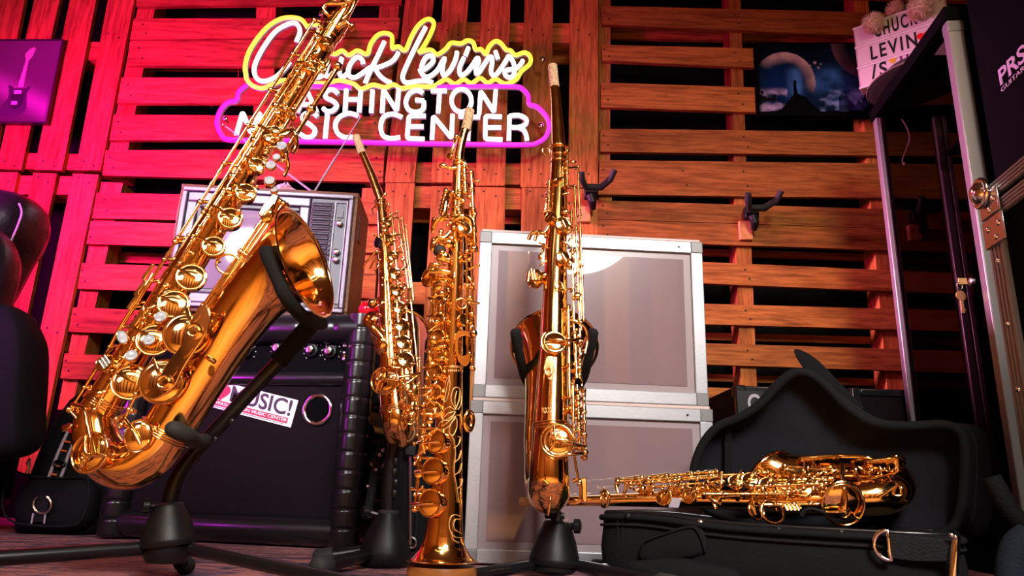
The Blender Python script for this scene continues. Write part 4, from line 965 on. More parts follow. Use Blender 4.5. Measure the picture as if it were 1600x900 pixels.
# hat hung over the cabinet corner
hl = C.loc(side_pt(1385, 150)); hc = C(.085, hl[1]-.02, ZT2+.004)
hat = empty('felt_hat', hc, 'dark felt hat with a pale brim edge lying on the corner of the glass cabinet', 'hat')
m = MB(); m.lathe(hc, V((0, 0, 1)), [(.125, 0), (.138, .006), (.137, .011), (.10, .014), (.094, .025), (.090, .045), (.080, .062), (.055, .070), (.02, .068), (.004, .067)], 36, 1.15, V((0, 1, 0))); m.build('crown', M['felt'], hat, sharp=60)
m = MB(); m.tube([hc+V((math.cos(t)*.139, math.sin(t)*.139*1.15, .008)) for t in [2*PI*i/44 for i in range(44)]], .0032, 6, closed=True); m.build('brim_edge', M['felt_edge'], hat)
class Sax:
    "one instrument; features are given by photo position and height off the instrument's plane (d, metres towards the viewer)"
    def __init__(s, name, label, base, Y0, slope=None):
        s.Y0 = Y0; s.root = empty(name, base, label, 'saxophone'); s.slope = slope or (lambda x, y: 0)
    def q(s, x, y, d=0): return P(x, y, s.Y0 + s.slope(x, y) - d)
    def m(s, x, y, d=0): return mpp(s.q(x, y, d))
    def part(s, b, name, mt='gold', sharp=50, parent=None, **k): return b.build(name, M[mt], parent or s.root, sharp=sharp, **k)
    def loft(s, name, pts, mt='gold', sub=6, n=30, tang0=None, tang1=None, cap=True):
        "pts (x, y, r px, d)"
        pts = [p if len(p) == 4 else (*p, 0) for p in pts]
        c = catmull(pts, sub) if sub > 1 else pts
        path = [s.q(x, y, d) for x, y, r, d in c]; rad = [r*s.m(x, y, d) for x, y, r, d in c]
        tg = {}
        if tang0: tg[0] = tang0
        if tang1: tg[len(path)-1] = tang1
        b = MB(); b.tube(path, rad, n, cap, tang=tg or None); s.last = (path, rad)
        return s.part(b, name, mt, 60)
    def bell(s, pts, axis, back=14, n=44, sub=7, mt='gold', lip=.0028, name='bell', bl=4):
        "bell section ending in a flared rim whose mouth looks along axis"
        axis = V(axis).normalized(); c = catmull([p if len(p) == 4 else (*p, 0) for p in pts], sub)
        path = [s.q(x, y, d) for x, y, r, d in c]; rad = [r*s.m(x, y, d) for x, y, r, d in c]; m_ = len(path)
        T = []
        for i in range(m_): T.append((path[min(i+1, m_-1)]-path[max(i-1, 0)]).normalized())
        k0 = max(0, m_-1-bl*sub)
        for i in range(k0, m_):
            t = (i-k0)/(m_-1-k0); t = t*t*(3-2*t); T[i] = T[k0].lerp(axis, t).normalized()
        def ring(i, f=1.0, off=0):
            return (path[i]+T[i]*off, T[i], rad[i]*f)
        seq = [ring(i) for i in range(m_)]
        R = rad[-1]; e = path[-1]
        seq += [(e+axis*lip*math.sin(a), axis, R+lip*(1-math.cos(a))) for a in (.6, 1.2, 1.9, 2.6)]
        seq += [(e+axis*lip*.3, axis, R*.992-.0005)]
        seq += [ring(i, .965, 0) for i in range(m_-2, m_-1-back, -1)]
        b = MB(); rows = []; u = perp(seq[0][1])[0]
        for p, t, r in seq:
            u = (u-t*u.dot(t)).normalized(); w = t.cross(u)
            rows.append([p+(u*math.cos(2*PI*k/n)+w*math.sin(2*PI*k/n))*max(r, 1e-4) for k in range(n)])
        b.rings(rows, False, True, True); s.surf = (path, rad, T)
        return s.part(b, name, mt, 60)
    def band(s, x, y, r, ax, d=0, k=3, gap=4.5, w=1.3, name='ring_band'):
        "raised rings round a tube; ax photo direction of the tube"
        L = math.hypot(*ax); ux, uy = ax[0]/L, ax[1]/L
        for i in range(k):
            xx, yy = x+ux*gap*(i-(k-1)/2), y+uy*gap*(i-(k-1)/2); c = s.q(xx, yy, d); t = (s.q(xx+ux*5, yy+uy*5, d)-c).normalized(); u, w_ = perp(t); rr = r*s.m(x, y, d)
            b = MB(); b.tube([c+(u*math.cos(2*PI*j/36)+w_*math.sin(2*PI*j/36))*rr for j in range(36)], w*s.m(x, y, d), 8, closed=True); s.part(b, name, 'gold_key', 80)
    def cup(s, x, y, r, n, d, depth=.012, pearl=None, arm=None, mt='gold_key', dome=.14, squash=1, u=None):
        "padded key cup over its tone hole: r px, n outward normal, d height, arm = photo point where its arm starts"
        n = V(n).normalized(); c = s.q(x, y, d); R = r*s.m(x, y, d); b = MB()
        b.lathe(c-n*depth, n, [(R*.86, 0), (R*.86, depth-.004), (R*.9, depth-.0036), (R*.9, depth-.002), (R, depth-.002), (R, depth+.0012), (R*.96, depth+.0022), (R*.86, depth+.0016), (R*.80, depth+.0012+R*dome*.3), (R*.5, depth+.001+R*dome*.8), (R*.2, depth+.001+R*dome), (R*.02, depth+.001+R*dome)], 26, squash, u)
        if arm:
            a = s.q(*arm); e = c+n*(.0025+R*dome); mid = (a+e)/2+n*.004
            b.tube([a, a+n*.001, mid, e, e+(e-mid).normalized()*R*.35], [.0022, .0024, .0026, .0022, .0012], 8)
        o = s.part(b, 'key_cup', mt, 40)
        if pearl: s.pearl(*pearl, parent=o)
        return o
    def pearl(s, x, y, r, n, d, parent=None, squash=1, u=None):
        n = V(n).normalized(); c = s.q(x, y, d); R = r*s.m(x, y, d)
        b = MB(); b.lathe(c, n, [(R*1.12, -.005), (R*1.14, 0), (R*1.04, .0012), (R*.9, .0006)], 24, squash, u); h = s.part(b, 'pearl_cup', 'gold_key', 40, parent) if parent else s.part(b, 'pearl_cup', 'gold_key', 40)
        b = MB(); b.lathe(c+n*.0006, n, [(R, 0), (R*.97, .0012), (R*.8, .0018), (R*.4, .0012), (R*.02, .0011)], 24, squash, u); o = s.part(b, 'pearl_touch', 'pearl', 60, h if not parent else parent); tag(o, 'white mother-of-pearl touch')
    def rod(s, p0, p1, r=.0019, posts=0, down=.008, hubs=0, n=(0, 1, 0), ends=True):
        "hinge rod between two (x, y, d) points, with ball posts going down along n"
        a, e = s.q(*p0), s.q(*p1); n = V(n).normalized(); b = MB(); b.tube([a, e], r, 8); t = (e-a).normalized(); L = (e-a).length
        for i in range(posts):
            f = (i+(0 if ends else .5))/(max(1, posts-1) if ends else posts); c = a.lerp(e, f)
            b.ball(c, r*1.9, 8, 6); b.tube([c, c+n*down], [r*1.1, r*1.3], 8)
        rg = random.Random(int(p0[0]*13+p0[1]))
        for i in range(hubs):
            f = rg.uniform(.03, .97); w = rg.uniform(.004, .012); c = a.lerp(e, f); b.tube([c-t*w/2, c-t*w/2, c+t*w/2, c+t*w/2], [r*1.1, r*1.45, r*1.45, r*1.1], 8)
        return s.part(b, 'hinge_rod', 'gold_key', 50)
    def wire(s, pts, r=.0018, name='key_arm', mt='gold_key', sub=5, parent=None):
        b = MB(); b.tube([s.q(*p) for p in (catmull([p if len(p) == 3 else (*p, 0) for p in pts], sub) if sub > 1 else pts)], r, 8); return s.part(b, name, mt, 60, parent)
    def plate(s, pts, d, th=.003, name='key_touch', mt='gold_key', bevel=.0012):
        b = MB(); b.prism([s.q(x, y, d) for x, y in pts], V((0, th, 0))); return s.part(b, name, mt, 40, bevel=bevel)
    def spoon(s, x, y, rx, ry, n, d, u=None, name='key_touch'):
        n = V(n).normalized(); c = s.q(x, y, d); R = rx*s.m(x, y, d); b = MB()
        b.lathe(c, n, [(R*.2, -.003), (R*.9, -.001), (R, .0005), (R*.92, .0016), (R*.5, .0024), (R*.02, .0028)], 22, ry/rx, u); return s.part(b, name, 'gold_key', 60)
    def guard(s, x, y, r, n, d, gap=.012, screw=None, spokes=(0, 2.1, 4.2), cover=True):
        "key guard: ring, spokes and a bumper with a slotted screw, standing over a cup"
        n = V(n).normalized(); c = s.q(x, y, d); R = r*s.m(x, y, d); u, w = perp(n)
        sc = s.q(*screw) if screw else c+n*0; b = MB()
        b.tube([c+(u*math.cos(2*PI*k/32)+w*math.sin(2*PI*k/32))*R for k in range(32)], .0021, 8, closed=True)
        for a in spokes:
            e = c+(u*math.cos(a)+w*math.sin(a))*R; b.tube([e, sc.lerp(e, .5)+n*.002, sc], [.0022, .0028, .0034], 8)
            b.tube([e, e-n*gap], [.0022, .003], 8)
        rs = max(.0052, R*.27); b.lathe(sc-n*.002, n, [(rs, 0), (rs, .003), (rs*.85, .0042), (rs*.72, .0034), (rs*.62, .0034), (rs*.55, .005), (rs*.25, .0052), (rs*.2, .004), (.0003, .004)], 20)
        return s.part(b, 'key_guard', 'gold_key', 50)
    def ringwire(s, x, y, rx, n, d, r=.0018, sq=1, name='brace_ring', u=None):
        n = V(n).normalized(); c = s.q(x, y, d); R = rx*s.m(x, y, d); u = perp(n)[0] if u is None else (V(u)-n*V(u).dot(n)).normalized(); w = n.cross(u)
        b = MB(); b.tube([c+(u*math.cos(2*PI*k/28)*sq+w*math.sin(2*PI*k/28))*R for k in range(28)], r, 8, closed=True); return s.part(b, name, 'gold_key', 80)
    def clutter(s, pts, count, seed, d0, spread, size=(.003, .008)):
        "the small arms, posts and adjusting screws that fill the key stack along a line of photo points"
        rg = random.Random(seed)
        for i in range(count):
            f = (i+rg.random()*.8)/count*(len(pts)-1); k = min(int(f), len(pts)-2); t = f-k
            x = pts[k][0]+(pts[k+1][0]-pts[k][0])*t; y = pts[k][1]+(pts[k+1][1]-pts[k][1])*t; c = s.q(x+rg.uniform(-spread, spread), y, d0+rg.uniform(-.004, .008)); b = MB()
            ax = V((rg.uniform(-1, 1), rg.uniform(-.6, .2), rg.uniform(-.6, .6))).normalized(); L = rg.uniform(.008, .022); kind = rg.random()
            if kind < .45: b.tube([c-ax*L/2, c+V((0, -.003, 0)), c+ax*L/2], [.0016, .0024, .0014], 8); b.ball(c+ax*L/2, .0028, 8, 6)
            elif kind < .75: b.tube([c+V((0, .012, 0)), c+V((0, .002, 0)), c, c+V((0, -.0015, 0))], [.0024, .0022, .0036, .002], 10)
            else: R = rg.uniform(*size); b.lathe(c, V((rg.uniform(-.4, .6), -1, rg.uniform(-.2, .4))), [(R*.9, -.004), (R, 0), (R*.8, .0012), (R*.3, .002)], 16)
            s.part(b, 'key_lever', 'gold_key', 50)
    def engrave(s, curves, r=.0007, name='engraving', lift=.0006):
        "curves: lists of (x, y, d)"
        b = MB()
        for c in curves: b.tube([s.q(*p)+V((0, -lift, 0)) for p in catmull(c, 6)], r, 5)
        return s.part(b, name, 'engrave', 80)
    def neck_cork(s, pts): 
        o = s.loft('cork', pts, 'cork', 3, 20); p, r = s.last; b = MB()
        t = (p[0]-p[1]).normalized(); b.lathe(p[0]-t*.003, t, [(r[0]*.86, 0), (r[0]*.86, .005), (r[0]*.72, .005), (r[0]*.68, .001)], 20); s.part(b, 'neck_rim', 'gold_key', 40, o); return o

FRONT = V((0, -1, 0))
# ================================================================== tall tenor saxophone leaning in its stand
hubp = P(262, 848, 1.22)
t = Sax('tenor_saxophone', 'large gold tenor saxophone tilted sideways in its stand before the black amplifier', P(200, 762, 1.2), 1.2)
body = [(521, 46, 15.5), (460, 145, 17.5), (400, 243, 19.5), (341, 339, 22), (283, 433, 24), (233, 515, 26), (184, 595, 27.5), (163, 628, 28.5)]
t.loft('body_tube', body, sub=4)
t.loft('bow', [(163, 628, 28.5), (150, 655, 31), (153, 690, 34.5), (172, 718, 36.5), (203, 727, 37.5), (234, 710, 38), (258, 678, 38.5)], sub=7, tang0=t.q(163, 628)-t.q(184, 595), tang1=t.q(285, 635)-t.q(250, 690))
bx = V((.92, -.19, .32))
t.bell([(258, 678, 38.5), (285, 635, 39.5), (318, 580, 41.5), (355, 522, 44.5), (392, 472, 48, .005), (422, 440, 53, .012), (444, 424, 61, .02), (460, 415, 70, .027), (471, 411.5, 80, .032), (477, 410.5, 87, .035)], bx, back=40)
t.band(163, 628, 30, (-.6, .8), k=4, gap=4.2); t.band(258, 676, 40.5, (.55, -.84), k=4, gap=4.2)
t.band(521, 46, 17, (-.52, .85), k=1, w=2); t.band(506, 71, 16.8, (-.52, .85), k=2, gap=5, w=.8); t.band(490, 97, 17.5, (-.52, .85), k=1, w=.8)
# neck, collar and its screw
t.loft('neck', [(521, 46, 12.5), (536, 20, 12), (552, -10, 11.5), (574, -42, 11), (606, -66, 10), (645, -72, 9), (680, -66, 8.4)], sub=5)
t.neck_cork([(735, -52, 8.6), (708, -59, 8.6), (680, -66, 8.6)])
t.loft('neck_collar', [(515, 56, 17.5), (524, 41, 17.5), (531, 29, 17)], sub=2)
b = MB(); c0 = t.q(541, 32, .012); b.tube([t.q(528, 42, .016), t.q(541, 34, .016), t.q(549, 41, .016)], [.006, .007, .005], 10); b.lathe(t.q(549, 41, .016), t.q(560, 46, .016)-t.q(549, 41, .016), [(.004, 0), (.0085, .002), (.0085, .005), (.004, .006)], 16); t.part(b, 'collar_screw', 'gold_key')
t.wire([(511, 22, .02), (505, 14, .024), (511, 6, .024), (530, 6, .022), (548, 2, .02), (557, -6, .02)], .0032, 'octave_lever'); t.wire([(513, 24, .016), (508, 14, .01), (512, 4, -.01), (532, -2, -.02), (556, -18, -.015), (560, -34, .0), (556, -2, .014), (546, 20, .016), (536, 30, .014)], .003, 'octave_loop')
# long rods beside the body
dn = (.62, .35, .55)
t.rod((491, 32, .012), (274, 378, .012), .0030, 7, .012, 6, (.6, .6, .3)); t.rod((278, 372, .012), (214, 474, .012), .0026, 4, .012, 4, (.6, .6, .3))
t.rod((500, 42, .016), (322, 326, .016), .0026, 6, .012, 10, (.5, .7, .2)); t.rod((318, 332, .016), (176, 560, .018), .0026, 7, .012, 12, (.5, .7, .2))
t.rod((497, 62, .022), (362, 276, .024), .0042, 5, .014, 4, (.4, .8, .2)); t.rod((432, 172, .028), (258, 448, .030), .0026, 9, .014, 16, (.4, .9, .2))
t.rod((252, 455, .030), (148, 640, .030), .0026, 8, .014, 14, (.4, .9, .2)); t.rod((210, 480, .018), (112, 638, .018), .0022, 6, .010, 8, (.6, .6, .3)); t.rod((350, 296, .03), (246, 462, .032), .0022, 5, .012, 9, (.4, .9, .2))
t.rod((505, 100, .018), (440, 206, .018), .0034, 2, .012, 0, (0, 1, 0)); t.rod((528, 104, .004), (444, 240, .004), .005, 3, .012, 3, (-.5, .8, 0))
# bell-key rods on the other side
for dx, dd in ((0, .016), (6, .018), (12, .016), (17, .010)):
    t.rod((432+dx*.9, 312+dx*.55, dd), (318+dx*.75, 478+dx*.5, dd), .0034, 3, .010, 2, (-.5, .8, 0))
t.rod((455, 176, .012), (418, 236, .014), .003, 2, .01, 2, (-.5, .8, 0))
# cups of the key stack
nf = (.16, -1, .10)
T_ = [(510, 65, 10.5, .024, (484, 47, .022)), (487, 103, 10.5, .025, (465, 98, .022)), (454, 175, 8.5, .028, (432, 168, .026)), (426, 210, 17, .030, (404, 196, .028)), (401, 258, 13, .031, (385, 245, .030)), (384, 301, 16.5, .033, (362, 284, .032)), (360, 341, 19, .034, (334, 322, .034)), (334, 385, 18, .036, (306, 370, .034)), (299, 433, 23, .037, (270, 416, .036)), (272, 475, 24, .039, (240, 460, .037)), (241, 531, 26.5, .041, (204, 512, .039)), (205, 597, 29, .043, (168, 578, .040))]
nf2 = V((.30, -1, .16))
for i, (x, y, r, d, a) in enumerate(T_): t.cup(x, y, r, nf2 if i > 3 else V((.1, -1, .2)), d, .016, arm=a)
t.cup(430, 203, 8, nf2, .038, .008)
npk = V((.1, -1, .25))
for x, y, r, d in ((440, 228, 7.8, .042), (432, 245.5, 6, .042), (423, 258, 7.6, .044), (421, 282, 7.8, .044), (428, 296, 5.5, .034), (251, 495, 9, .054), (233, 531, 9, .056), (205.5, 555.5, 9, .056)): t.pearl(x, y, r, npk, d)
t.pearl(191, 527, 7.2, npk, .048, squash=1.7, u=V((.55, 0, -.8)))
# palm keys and pinky table
t.spoon(447, 207, 6, 14, (.3, -1, .2), .032, V((.7, 0, .7))); t.wire([(455, 200, .022), (462, 212, .02), (463, 228, .014), (457, 239, .014)], .0045, 'palm_key'); t.wire([(444, 236, .026), (449, 250, .022), (450, 262, .016), (444, 275, .016)], .004, 'palm_key'); t.spoon(441, 251, 4, 5, (.3, -1, 0), .024)
t.plate([(436, 306), (429, 298), (411, 318), (402, 334), (415, 345), (428, 326)], .03, .012, 'pinky_table', bevel=.003); t.spoon(418, 338, 8, 12, (.3, -1, -.2), .034, V((.5, 0, .8)))
t.plate([(428, 318), (420, 312), (408, 328), (416, 335)], .036, .005, 'pinky_table', bevel=.002)
t.plate([(518, 92), (512, 88), (500, 108), (506, 113)], .018, .006, 'trill_touch', bevel=.002); t.plate([(512, 104), (506, 102), (500, 112), (506, 116)], .022, .006, 'trill_touch', bevel=.002)
# side-key touches
for x, y in ((230, 424), (218, 449), (207, 470)):
    t.plate([(x+7, y-14), (x+11, y-11), (x-5, y+14), (x-11, y+11)], .026, .005, 'side_key_touch', bevel=.0015)
t.plate([(218, 482), (226, 478), (224, 492), (208, 515), (200, 517), (198, 510), (212, 494)], .032, .006, 'side_key_touch', bevel=.002)
t.wire([(238, 428, .02), (229, 444, .024), (215, 468, .024), (190, 507, .022), (172, 540, .02)], .0022)
t.cup(164, 567, 15, V((-.2, -1, .2)), .04, .012, arm=(176, 545, .03))
for k in range(3):
    x, y = 159+k*4.5, 570-k*4; b = MB(); b.tube([t.q(x-4, y-6, .049), t.q(x+4, y+6, .049)], .0030, 8); t.part(b, 'roller', 'steel')
# low keys and guards
nb = V((.05, -1, .08))
t.cup(143, 705, 30, V((-.18, -1, .05)), .046, .016); t.guard(140, 707, 31, V((-.18, -1, .05)), .053, .016, (135, 712, .056), (1.2, 3.0, 5.2))
t.wire([(112, 632, .03), (128, 636, .05), (134, 650, .056), (140, 680, .060), (147, 708, .058)], .0030); t.rod((108, 640, .026), (128, 662, .026), .003, 2, .01); t.spoon(105, 668, 6, 11, (-.5, -1, .2), .03, V((.9, 0, .3)))
t.cup(216, 681, 26, V((.12, -1, .04)), .058, .018, squash=.8, u=V((1, 0, 0)), arm=(196, 655, .05)); t.wire([(196, 656, .055), (205, 668, .068), (219, 694, .068)], .0026)
t.rod((224, 592, .045), (190, 664, .045), .0026, 4, .012, 6); t.rod((206, 642, .045), (182, 655, .04), .0026, 2, .01)
t.cup(290, 522, 35, V((.16, -1, .05)), .058, .018); t.cup(254, 596, 36, V((.16, -1, .05)), .06, .018)
gp = catmull([(322, 476), (329, 492), (326, 512), (314, 534), (296, 560), (284, 580), (272, 604), (254, 618), (238, 624), (226, 618), (238, 606), (250, 586), (262, 566), (282, 540), (292, 516), (302, 492), (312, 478)], 3, True)
b = MB(); b.prism([t.q(x, y, .080) for x, y in gp], V((0, .004, 0))); pl = t.part(b, 'key_guard', 'gold_key', 40, bevel=.0015)
for x, y in ((304, 517), (257, 597)):
    b = MB(); c = t.q(x, y, .082); b.lathe(c, FRONT, [(.0125, -.004), (.0125, .001), (.0105, .0025), (.0085, .001), (.0072, .001), (.0065, .004), (.003, .0042), (.0025, .003), (.0004, .003)], 22); t.part(b, 'guard_screw', 'gold_key', 40, pl)
for (x, y, rx, ry) in ((308, 494, 3.5, 10), (294, 548, 4, 12), (270, 582, 4, 10), (246, 611, 9, 3.5)):
    b = MB(); c = t.q(x, y, .0806); b.lathe(c, FRONT, [(rx*t.m(x, y), -.0005), (rx*t.m(x, y), .0003)], 20, ry/rx, V((.5, 0, .86))); t.part(b, 'guard_cutout', 'gold', 40, pl)
for x, y in ((322, 486), (232, 618), (284, 572)):
    t.wire([(x, y, .078), (x+3, y, .04)], .003, 'guard_foot', sub=1)
t.plate([(288, 482), (294, 478), (300, 500), (294, 503)], .07, .004, 'key_arm', bevel=.001); t.plate([(236, 562), (241, 558), (250, 582), (244, 584)], .07, .004, 'key_arm', bevel=.001)
t.ringwire(357, 413, 16, (.3, -1, 0), .02, .0024, 1.1); t.wire([(338, 402, .02), (343, 410, .02)], .003, sub=1)
t.wire([(372, 418, .03), (378, 424, .04)], .003, sub=1)
t.clutter([(500, 80), (432, 190), (340, 320), (262, 448), (205, 545), (150, 630)], 46, 4, .030, 9)
t.clutter([(430, 215), (400, 290), (345, 365)], 14, 9, .034, 8)
b = MB(); b.tube([t.q(322, 557, .045), t.q(336, 566, .045)], .004, 8); b.lathe(t.q(331, 580, .04), FRONT, [(.009, 0), (.009, .003)], 12, .5); t.part(b, 'bell_brace', 'gold_key')
# engraving on the bell
def surf_d(sx, x, y, path_r):
    "height of the bell surface over the plane under a photo point"
    best = None
    for (px, py, r, d) in path_r:
        q = math.hypot(x-px, y-py)
        if best is None or q < best[0]: best = (q, px, py, r, d)
    q, px, py, r, d = best; return d + math.sqrt(max(r*r-q*q, 4))*sx.m(x, y)
tb = catmull([(285, 635, 39.5, 0), (318, 580, 41.5, 0), (355, 522, 44.5, 0), (392, 472, 48, .005), (422, 440, 53, .012), (444, 424, 61, .02)], 8)
def E(sx, pr, curves, **k): sx.engrave([[(x, y, surf_d(sx, x, y, pr)+.0006) for x, y in c] for c in curves], **k)
fl = []
for (cx, cy, s_, a0) in ((400, 404, 9, .5), (410, 392, 8, 2.0), (346, 457, 8, 1.0), (352, 448, 7, 2.6)):
    for k in range(5):
        a = a0+k*1.25; fl.append([(cx, cy), (cx+s_*.6*math.cos(a-.4), cy+s_*.6*math.sin(a-.4)), (cx+s_*math.cos(a), cy+s_*math.sin(a)), (cx+s_*.6*math.cos(a+.4), cy+s_*.6*math.sin(a+.4)), (cx+1, cy)])
fl += [[(348, 452), (360, 440), (366, 424), (378, 414), (392, 408)], [(400, 410), (412, 404), (420, 392), (424, 380)]]
for k in range(7):
    x, y = 378+k*6, 444-k*5; fl.append([(x, y), (x+4, y+3), (x+3, y+8), (x-2, y+7), (x+5, y+12)])
for k in range(5):
    x, y = 392+k*4, 440-k*4; fl.append([(x, y), (x+3, y-6), (x+8, y-5), (x+5, y+2), (x+10, y+4)])
E(t, tb, fl)

# ================================================================== alto saxophone in the middle-left stand, seen from behind
a = Sax('alto_saxophone', 'small gold alto saxophone standing upright with a cork-tipped neck beside the television', P(628, 697, 1.62), 1.55, lambda x, y: (y-500)*-.00012)
a.loft('body_tube', [(595, 312, 7.2), (599, 360, 9), (603, 420, 11.5), (606, 480, 14), (609, 540, 17), (613, 600, 20), (617, 640, 22)], sub=4)
a.loft('bow', [(617, 640, 22, 0), (621, 660, 24, -.004), (626, 673, 26, -.03), (631, 668, 27, -.065), (634, 648, 27, -.09)], sub=6)
a.bell([(634, 648, 27, -.09), (634, 620, 28, -.105), (632, 585, 30, -.115), (630, 555, 33, -.125), (628, 535, 37, -.138), (627, 526, 41, -.15), (626, 523, 44, -.158)], V((.02, .75, .62)), back=10, sub=5)
a.band(617, 640, 23.5, (.05, 1), k=3, gap=3); a.band(595, 318, 9, (.05, 1), k=2, gap=7, w=1.4)
a.loft('neck', [(595, 314, 7.2), (590, 300, 7), (582, 278, 6.6), (573, 256, 6), (566, 240, 5.5)], sub=4); a.neck_cork([(556, 213, 6), (561, 226, 6.1), (566, 240, 6.2)])
a.wire([(586, 322, .0), (581, 328, .012), (584, 334, .014)], .002, 'octave_loop'); a.wire([(603, 315, .01), (608, 322, .008), (606, 330, .0)], .002, 'octave_loop'); b = MB(); b.ball(a.q(602, 304, .008), .005, 8, 6); a.part(b, 'collar_screw', 'gold_key')
nr = V((.45, -1, .1))
for x0, y0, x1, y1, dd, r in ((620, 331, 638, 450, .012, .0022), (628, 342, 642, 450, .004, .0020), (612, 334, 624, 470, .02, .0022), (634, 352, 646, 470, -.004, .0018), (606, 440, 614, 560, .024, .0024), (620, 470, 630, 600, .028, .0022), (634, 480, 648, 620, .018, .0022), (642, 470, 655, 600, .008, .002)):
    a.rod((x0, y0, dd), (x1, y1, dd), r, 4, .01, 6, (-.4, .9, 0))
for i in range(9):
    x = 604+i*3.4; y = 346+i*27; a.cup(x+3, y, 8+i*.7, V((.35, -1, .3)), .018+i*.0015, .012, arm=(x+17, y-6, .016))
a.cup(590, 378, 9.5, V((-.6, -1, .1)), .014, .008, mt='blue_steel', squash=.7)
a.wire([(586, 394, .004), (578, 404, .0), (570, 412, -.004), (567, 420, -.006)], .003, 'palm_key'); a.wire([(588, 402, .01), (582, 412, .008), (578, 420, .006)], .0026, 'palm_key'); b = MB(); b.ball(a.q(582, 474, .0), .012, 14, 10); a.part(b, 'thumb_rest', 'gold_key'); a.wire([(583, 474, 0), (596, 462, .012)], .003, sub=1)
b = MB(); b.lathe(a.q(580, 500, .024), V((-.4, -1, .2)), [(.016, 0), (.018, .006), (.012, .010), (.006, .011), (.005, .007), (.0005, .007)], 20); b.tube([a.q(580, 506, .02), a.q(588, 518, .02), a.q(597, 528, .02), a.q(599, 540, .024)], [.01, .012, .010, .006], 10); a.part(b, 'thumb_hook', 'gold_key')
b = MB(); b.lathe(a.q(597, 540, .024), V((-.3, -1, -.3)), [(.006, 0), (.012, .004), (.013, .007), (.009, .012)], 16, 1.5, V((.2, 0, 1))); a.part(b, 'strap_ring', 'gold_key')
a.cup(603, 594, 20, V((-.2, -1, .1)), .034, .014); a.guard(601, 594, 22, V((-.2, -1, .1)), .042, .014, (594, 591, .046), (1.0, 3.1, 5.0))
a.wire([(604, 596, .044), (620, 590, .046), (640, 587, .04), (657, 583, .03)], .0032); a.wire([(626, 606, .04), (640, 596, .036), (652, 588, .03)], .003); a.rod((656, 560, .02), (652, 680, .02), .0024, 4, .01, 5)
a.cup(650, 612, 13, V((.5, -1, 0)), .02, .012, squash=.6); a.cup(648, 640, 16, V((.6, -1, 0)), .018, .012, squash=.6)
a.wire([(624, 652, .034), (625, 672, .03), (630, 697, .012)], .0032, 'bow_guard')
for x, y, r in ((610, 640, 4), (622, 566, 9), (634, 540, 8), (641, 655, 8)): a.ringwire(x, y, r, (.2, -1, 0), .03)
a.clutter([(604, 335), (620, 400), (626, 460), (630, 530), (640, 600), (642, 660)], 60, 21, .022, 12); a.clutter([(592, 340), (594, 430), (600, 520)], 12, 5, .016, 5)

# ================================================================== soprano saxophone standing on a wooden peg
s = Sax('soprano_saxophone', 'straight gold soprano saxophone standing bell-down on a round wooden peg in front', P(691, 881, 1.0), 1.0)
sb = [(717, 254, 8.5), (714, 330, 10.5), (711, 420, 13), (707, 520, 16), (703, 620, 19.5), (700, 700, 22.5), (697, 770, 25.5), (695, 812, 28), (693, 840, 31.5), (692, 858, 37), (691.5, 869, 44)]
path = [(p[0], p[1], p[2], 0) for p in sb]
s.loft('body_tube', sb[:9], sub=4, cap=True)
s.bell([(693, 838, 31.2), (692.3, 850, 34), (692, 860, 38.5), (691.5, 868, 44), (691.3, 874, 50)], V((0, 0, -1)), back=12, sub=5)
s.loft('neck', [(717, 256, 7.8), (717, 246, 7.6), (719, 232, 7.2), (724, 212, 6.6), (727, 203, 6.4)], sub=4); s.neck_cork([(734, 172, 7.6), (731, 188, 7.6), (727.5, 203, 7.6)])
s.band(717, 256, 10, (0, 1), k=2, gap=6, w=1.4); s.band(713, 345, 12, (0, 1), k=1, w=1); s.band(705, 575, 18.6, (0, 1), k=1, w=.8)
s.wire([(715, 212, .006), (709, 226, .012), (706, 240, .012), (704, 250, .010)], .0022, 'octave_lever'); b = MB(); b.ball(s.q(713, 214, .008), .0045, 8, 6); s.part(b, 'octave_key', 'gold_key'); b = MB(); b.lathe(s.q(704, 245, .012), V((-.6, -1, 0)), [(.004, 0), (.0045, .004), (.002, .005)], 12); s.part(b, 'octave_key', 'gold_key')
b = MB(); b.tube([s.q(712, 262, .012), s.q(704, 264, .014), s.q(694, 260, .014)], [.003, .0026, .002], 8); b.ball(s.q(692, 259, .014), .0062, 12, 8, (1, .5, .7)); s.part(b, 'collar_screw', 'gold_key')
s.wire([(720, 252, .01), (726, 256, .01), (732, 263, .008)], .0028)
# long rods down both sides
for x0, y0, x1, y1, dd, r in ((736, 270, 742, 388, .006, .0026), (725, 262, 727, 300, .012, .0022), (737, 330, 738, 575, .0, .0022), (729, 340, 731, 560, .010, .0020), (683, 420, 668, 640, .012, .0026), (690, 460, 682, 590, .018, .0034), (676, 440, 662, 700, .004, .0022), (668, 590, 648, 795, .004, .0026), (697, 300, 690, 330, .012, .003), (718, 300, 716, 340, .014, .0026), (697, 440, 690, 560, .022, .0022)):
    s.rod((x0, y0, dd), (x1, y1, dd), r, 5, .010, 8, (.2, .9, 0))
# bell keys on the left
nl = V((-.55, -1, .05))
for x, y, r, sq in ((681, 690, 19, .86), (677, 736, 21, .8), (672, 786, 22, .8)):
    s.cup(x, y, r, nl, .028, .016, squash=1/1.0, u=V((1, 0, 0)), mt='gold'); s.wire([(x-28, y+2, .01), (x-14, y+1, .032), (x+6, y, .038)], .0024)
    s.wire([(x-30, y-22, .006), (x-10, y-20, .014), (x+6, y-18, .018)], .002)
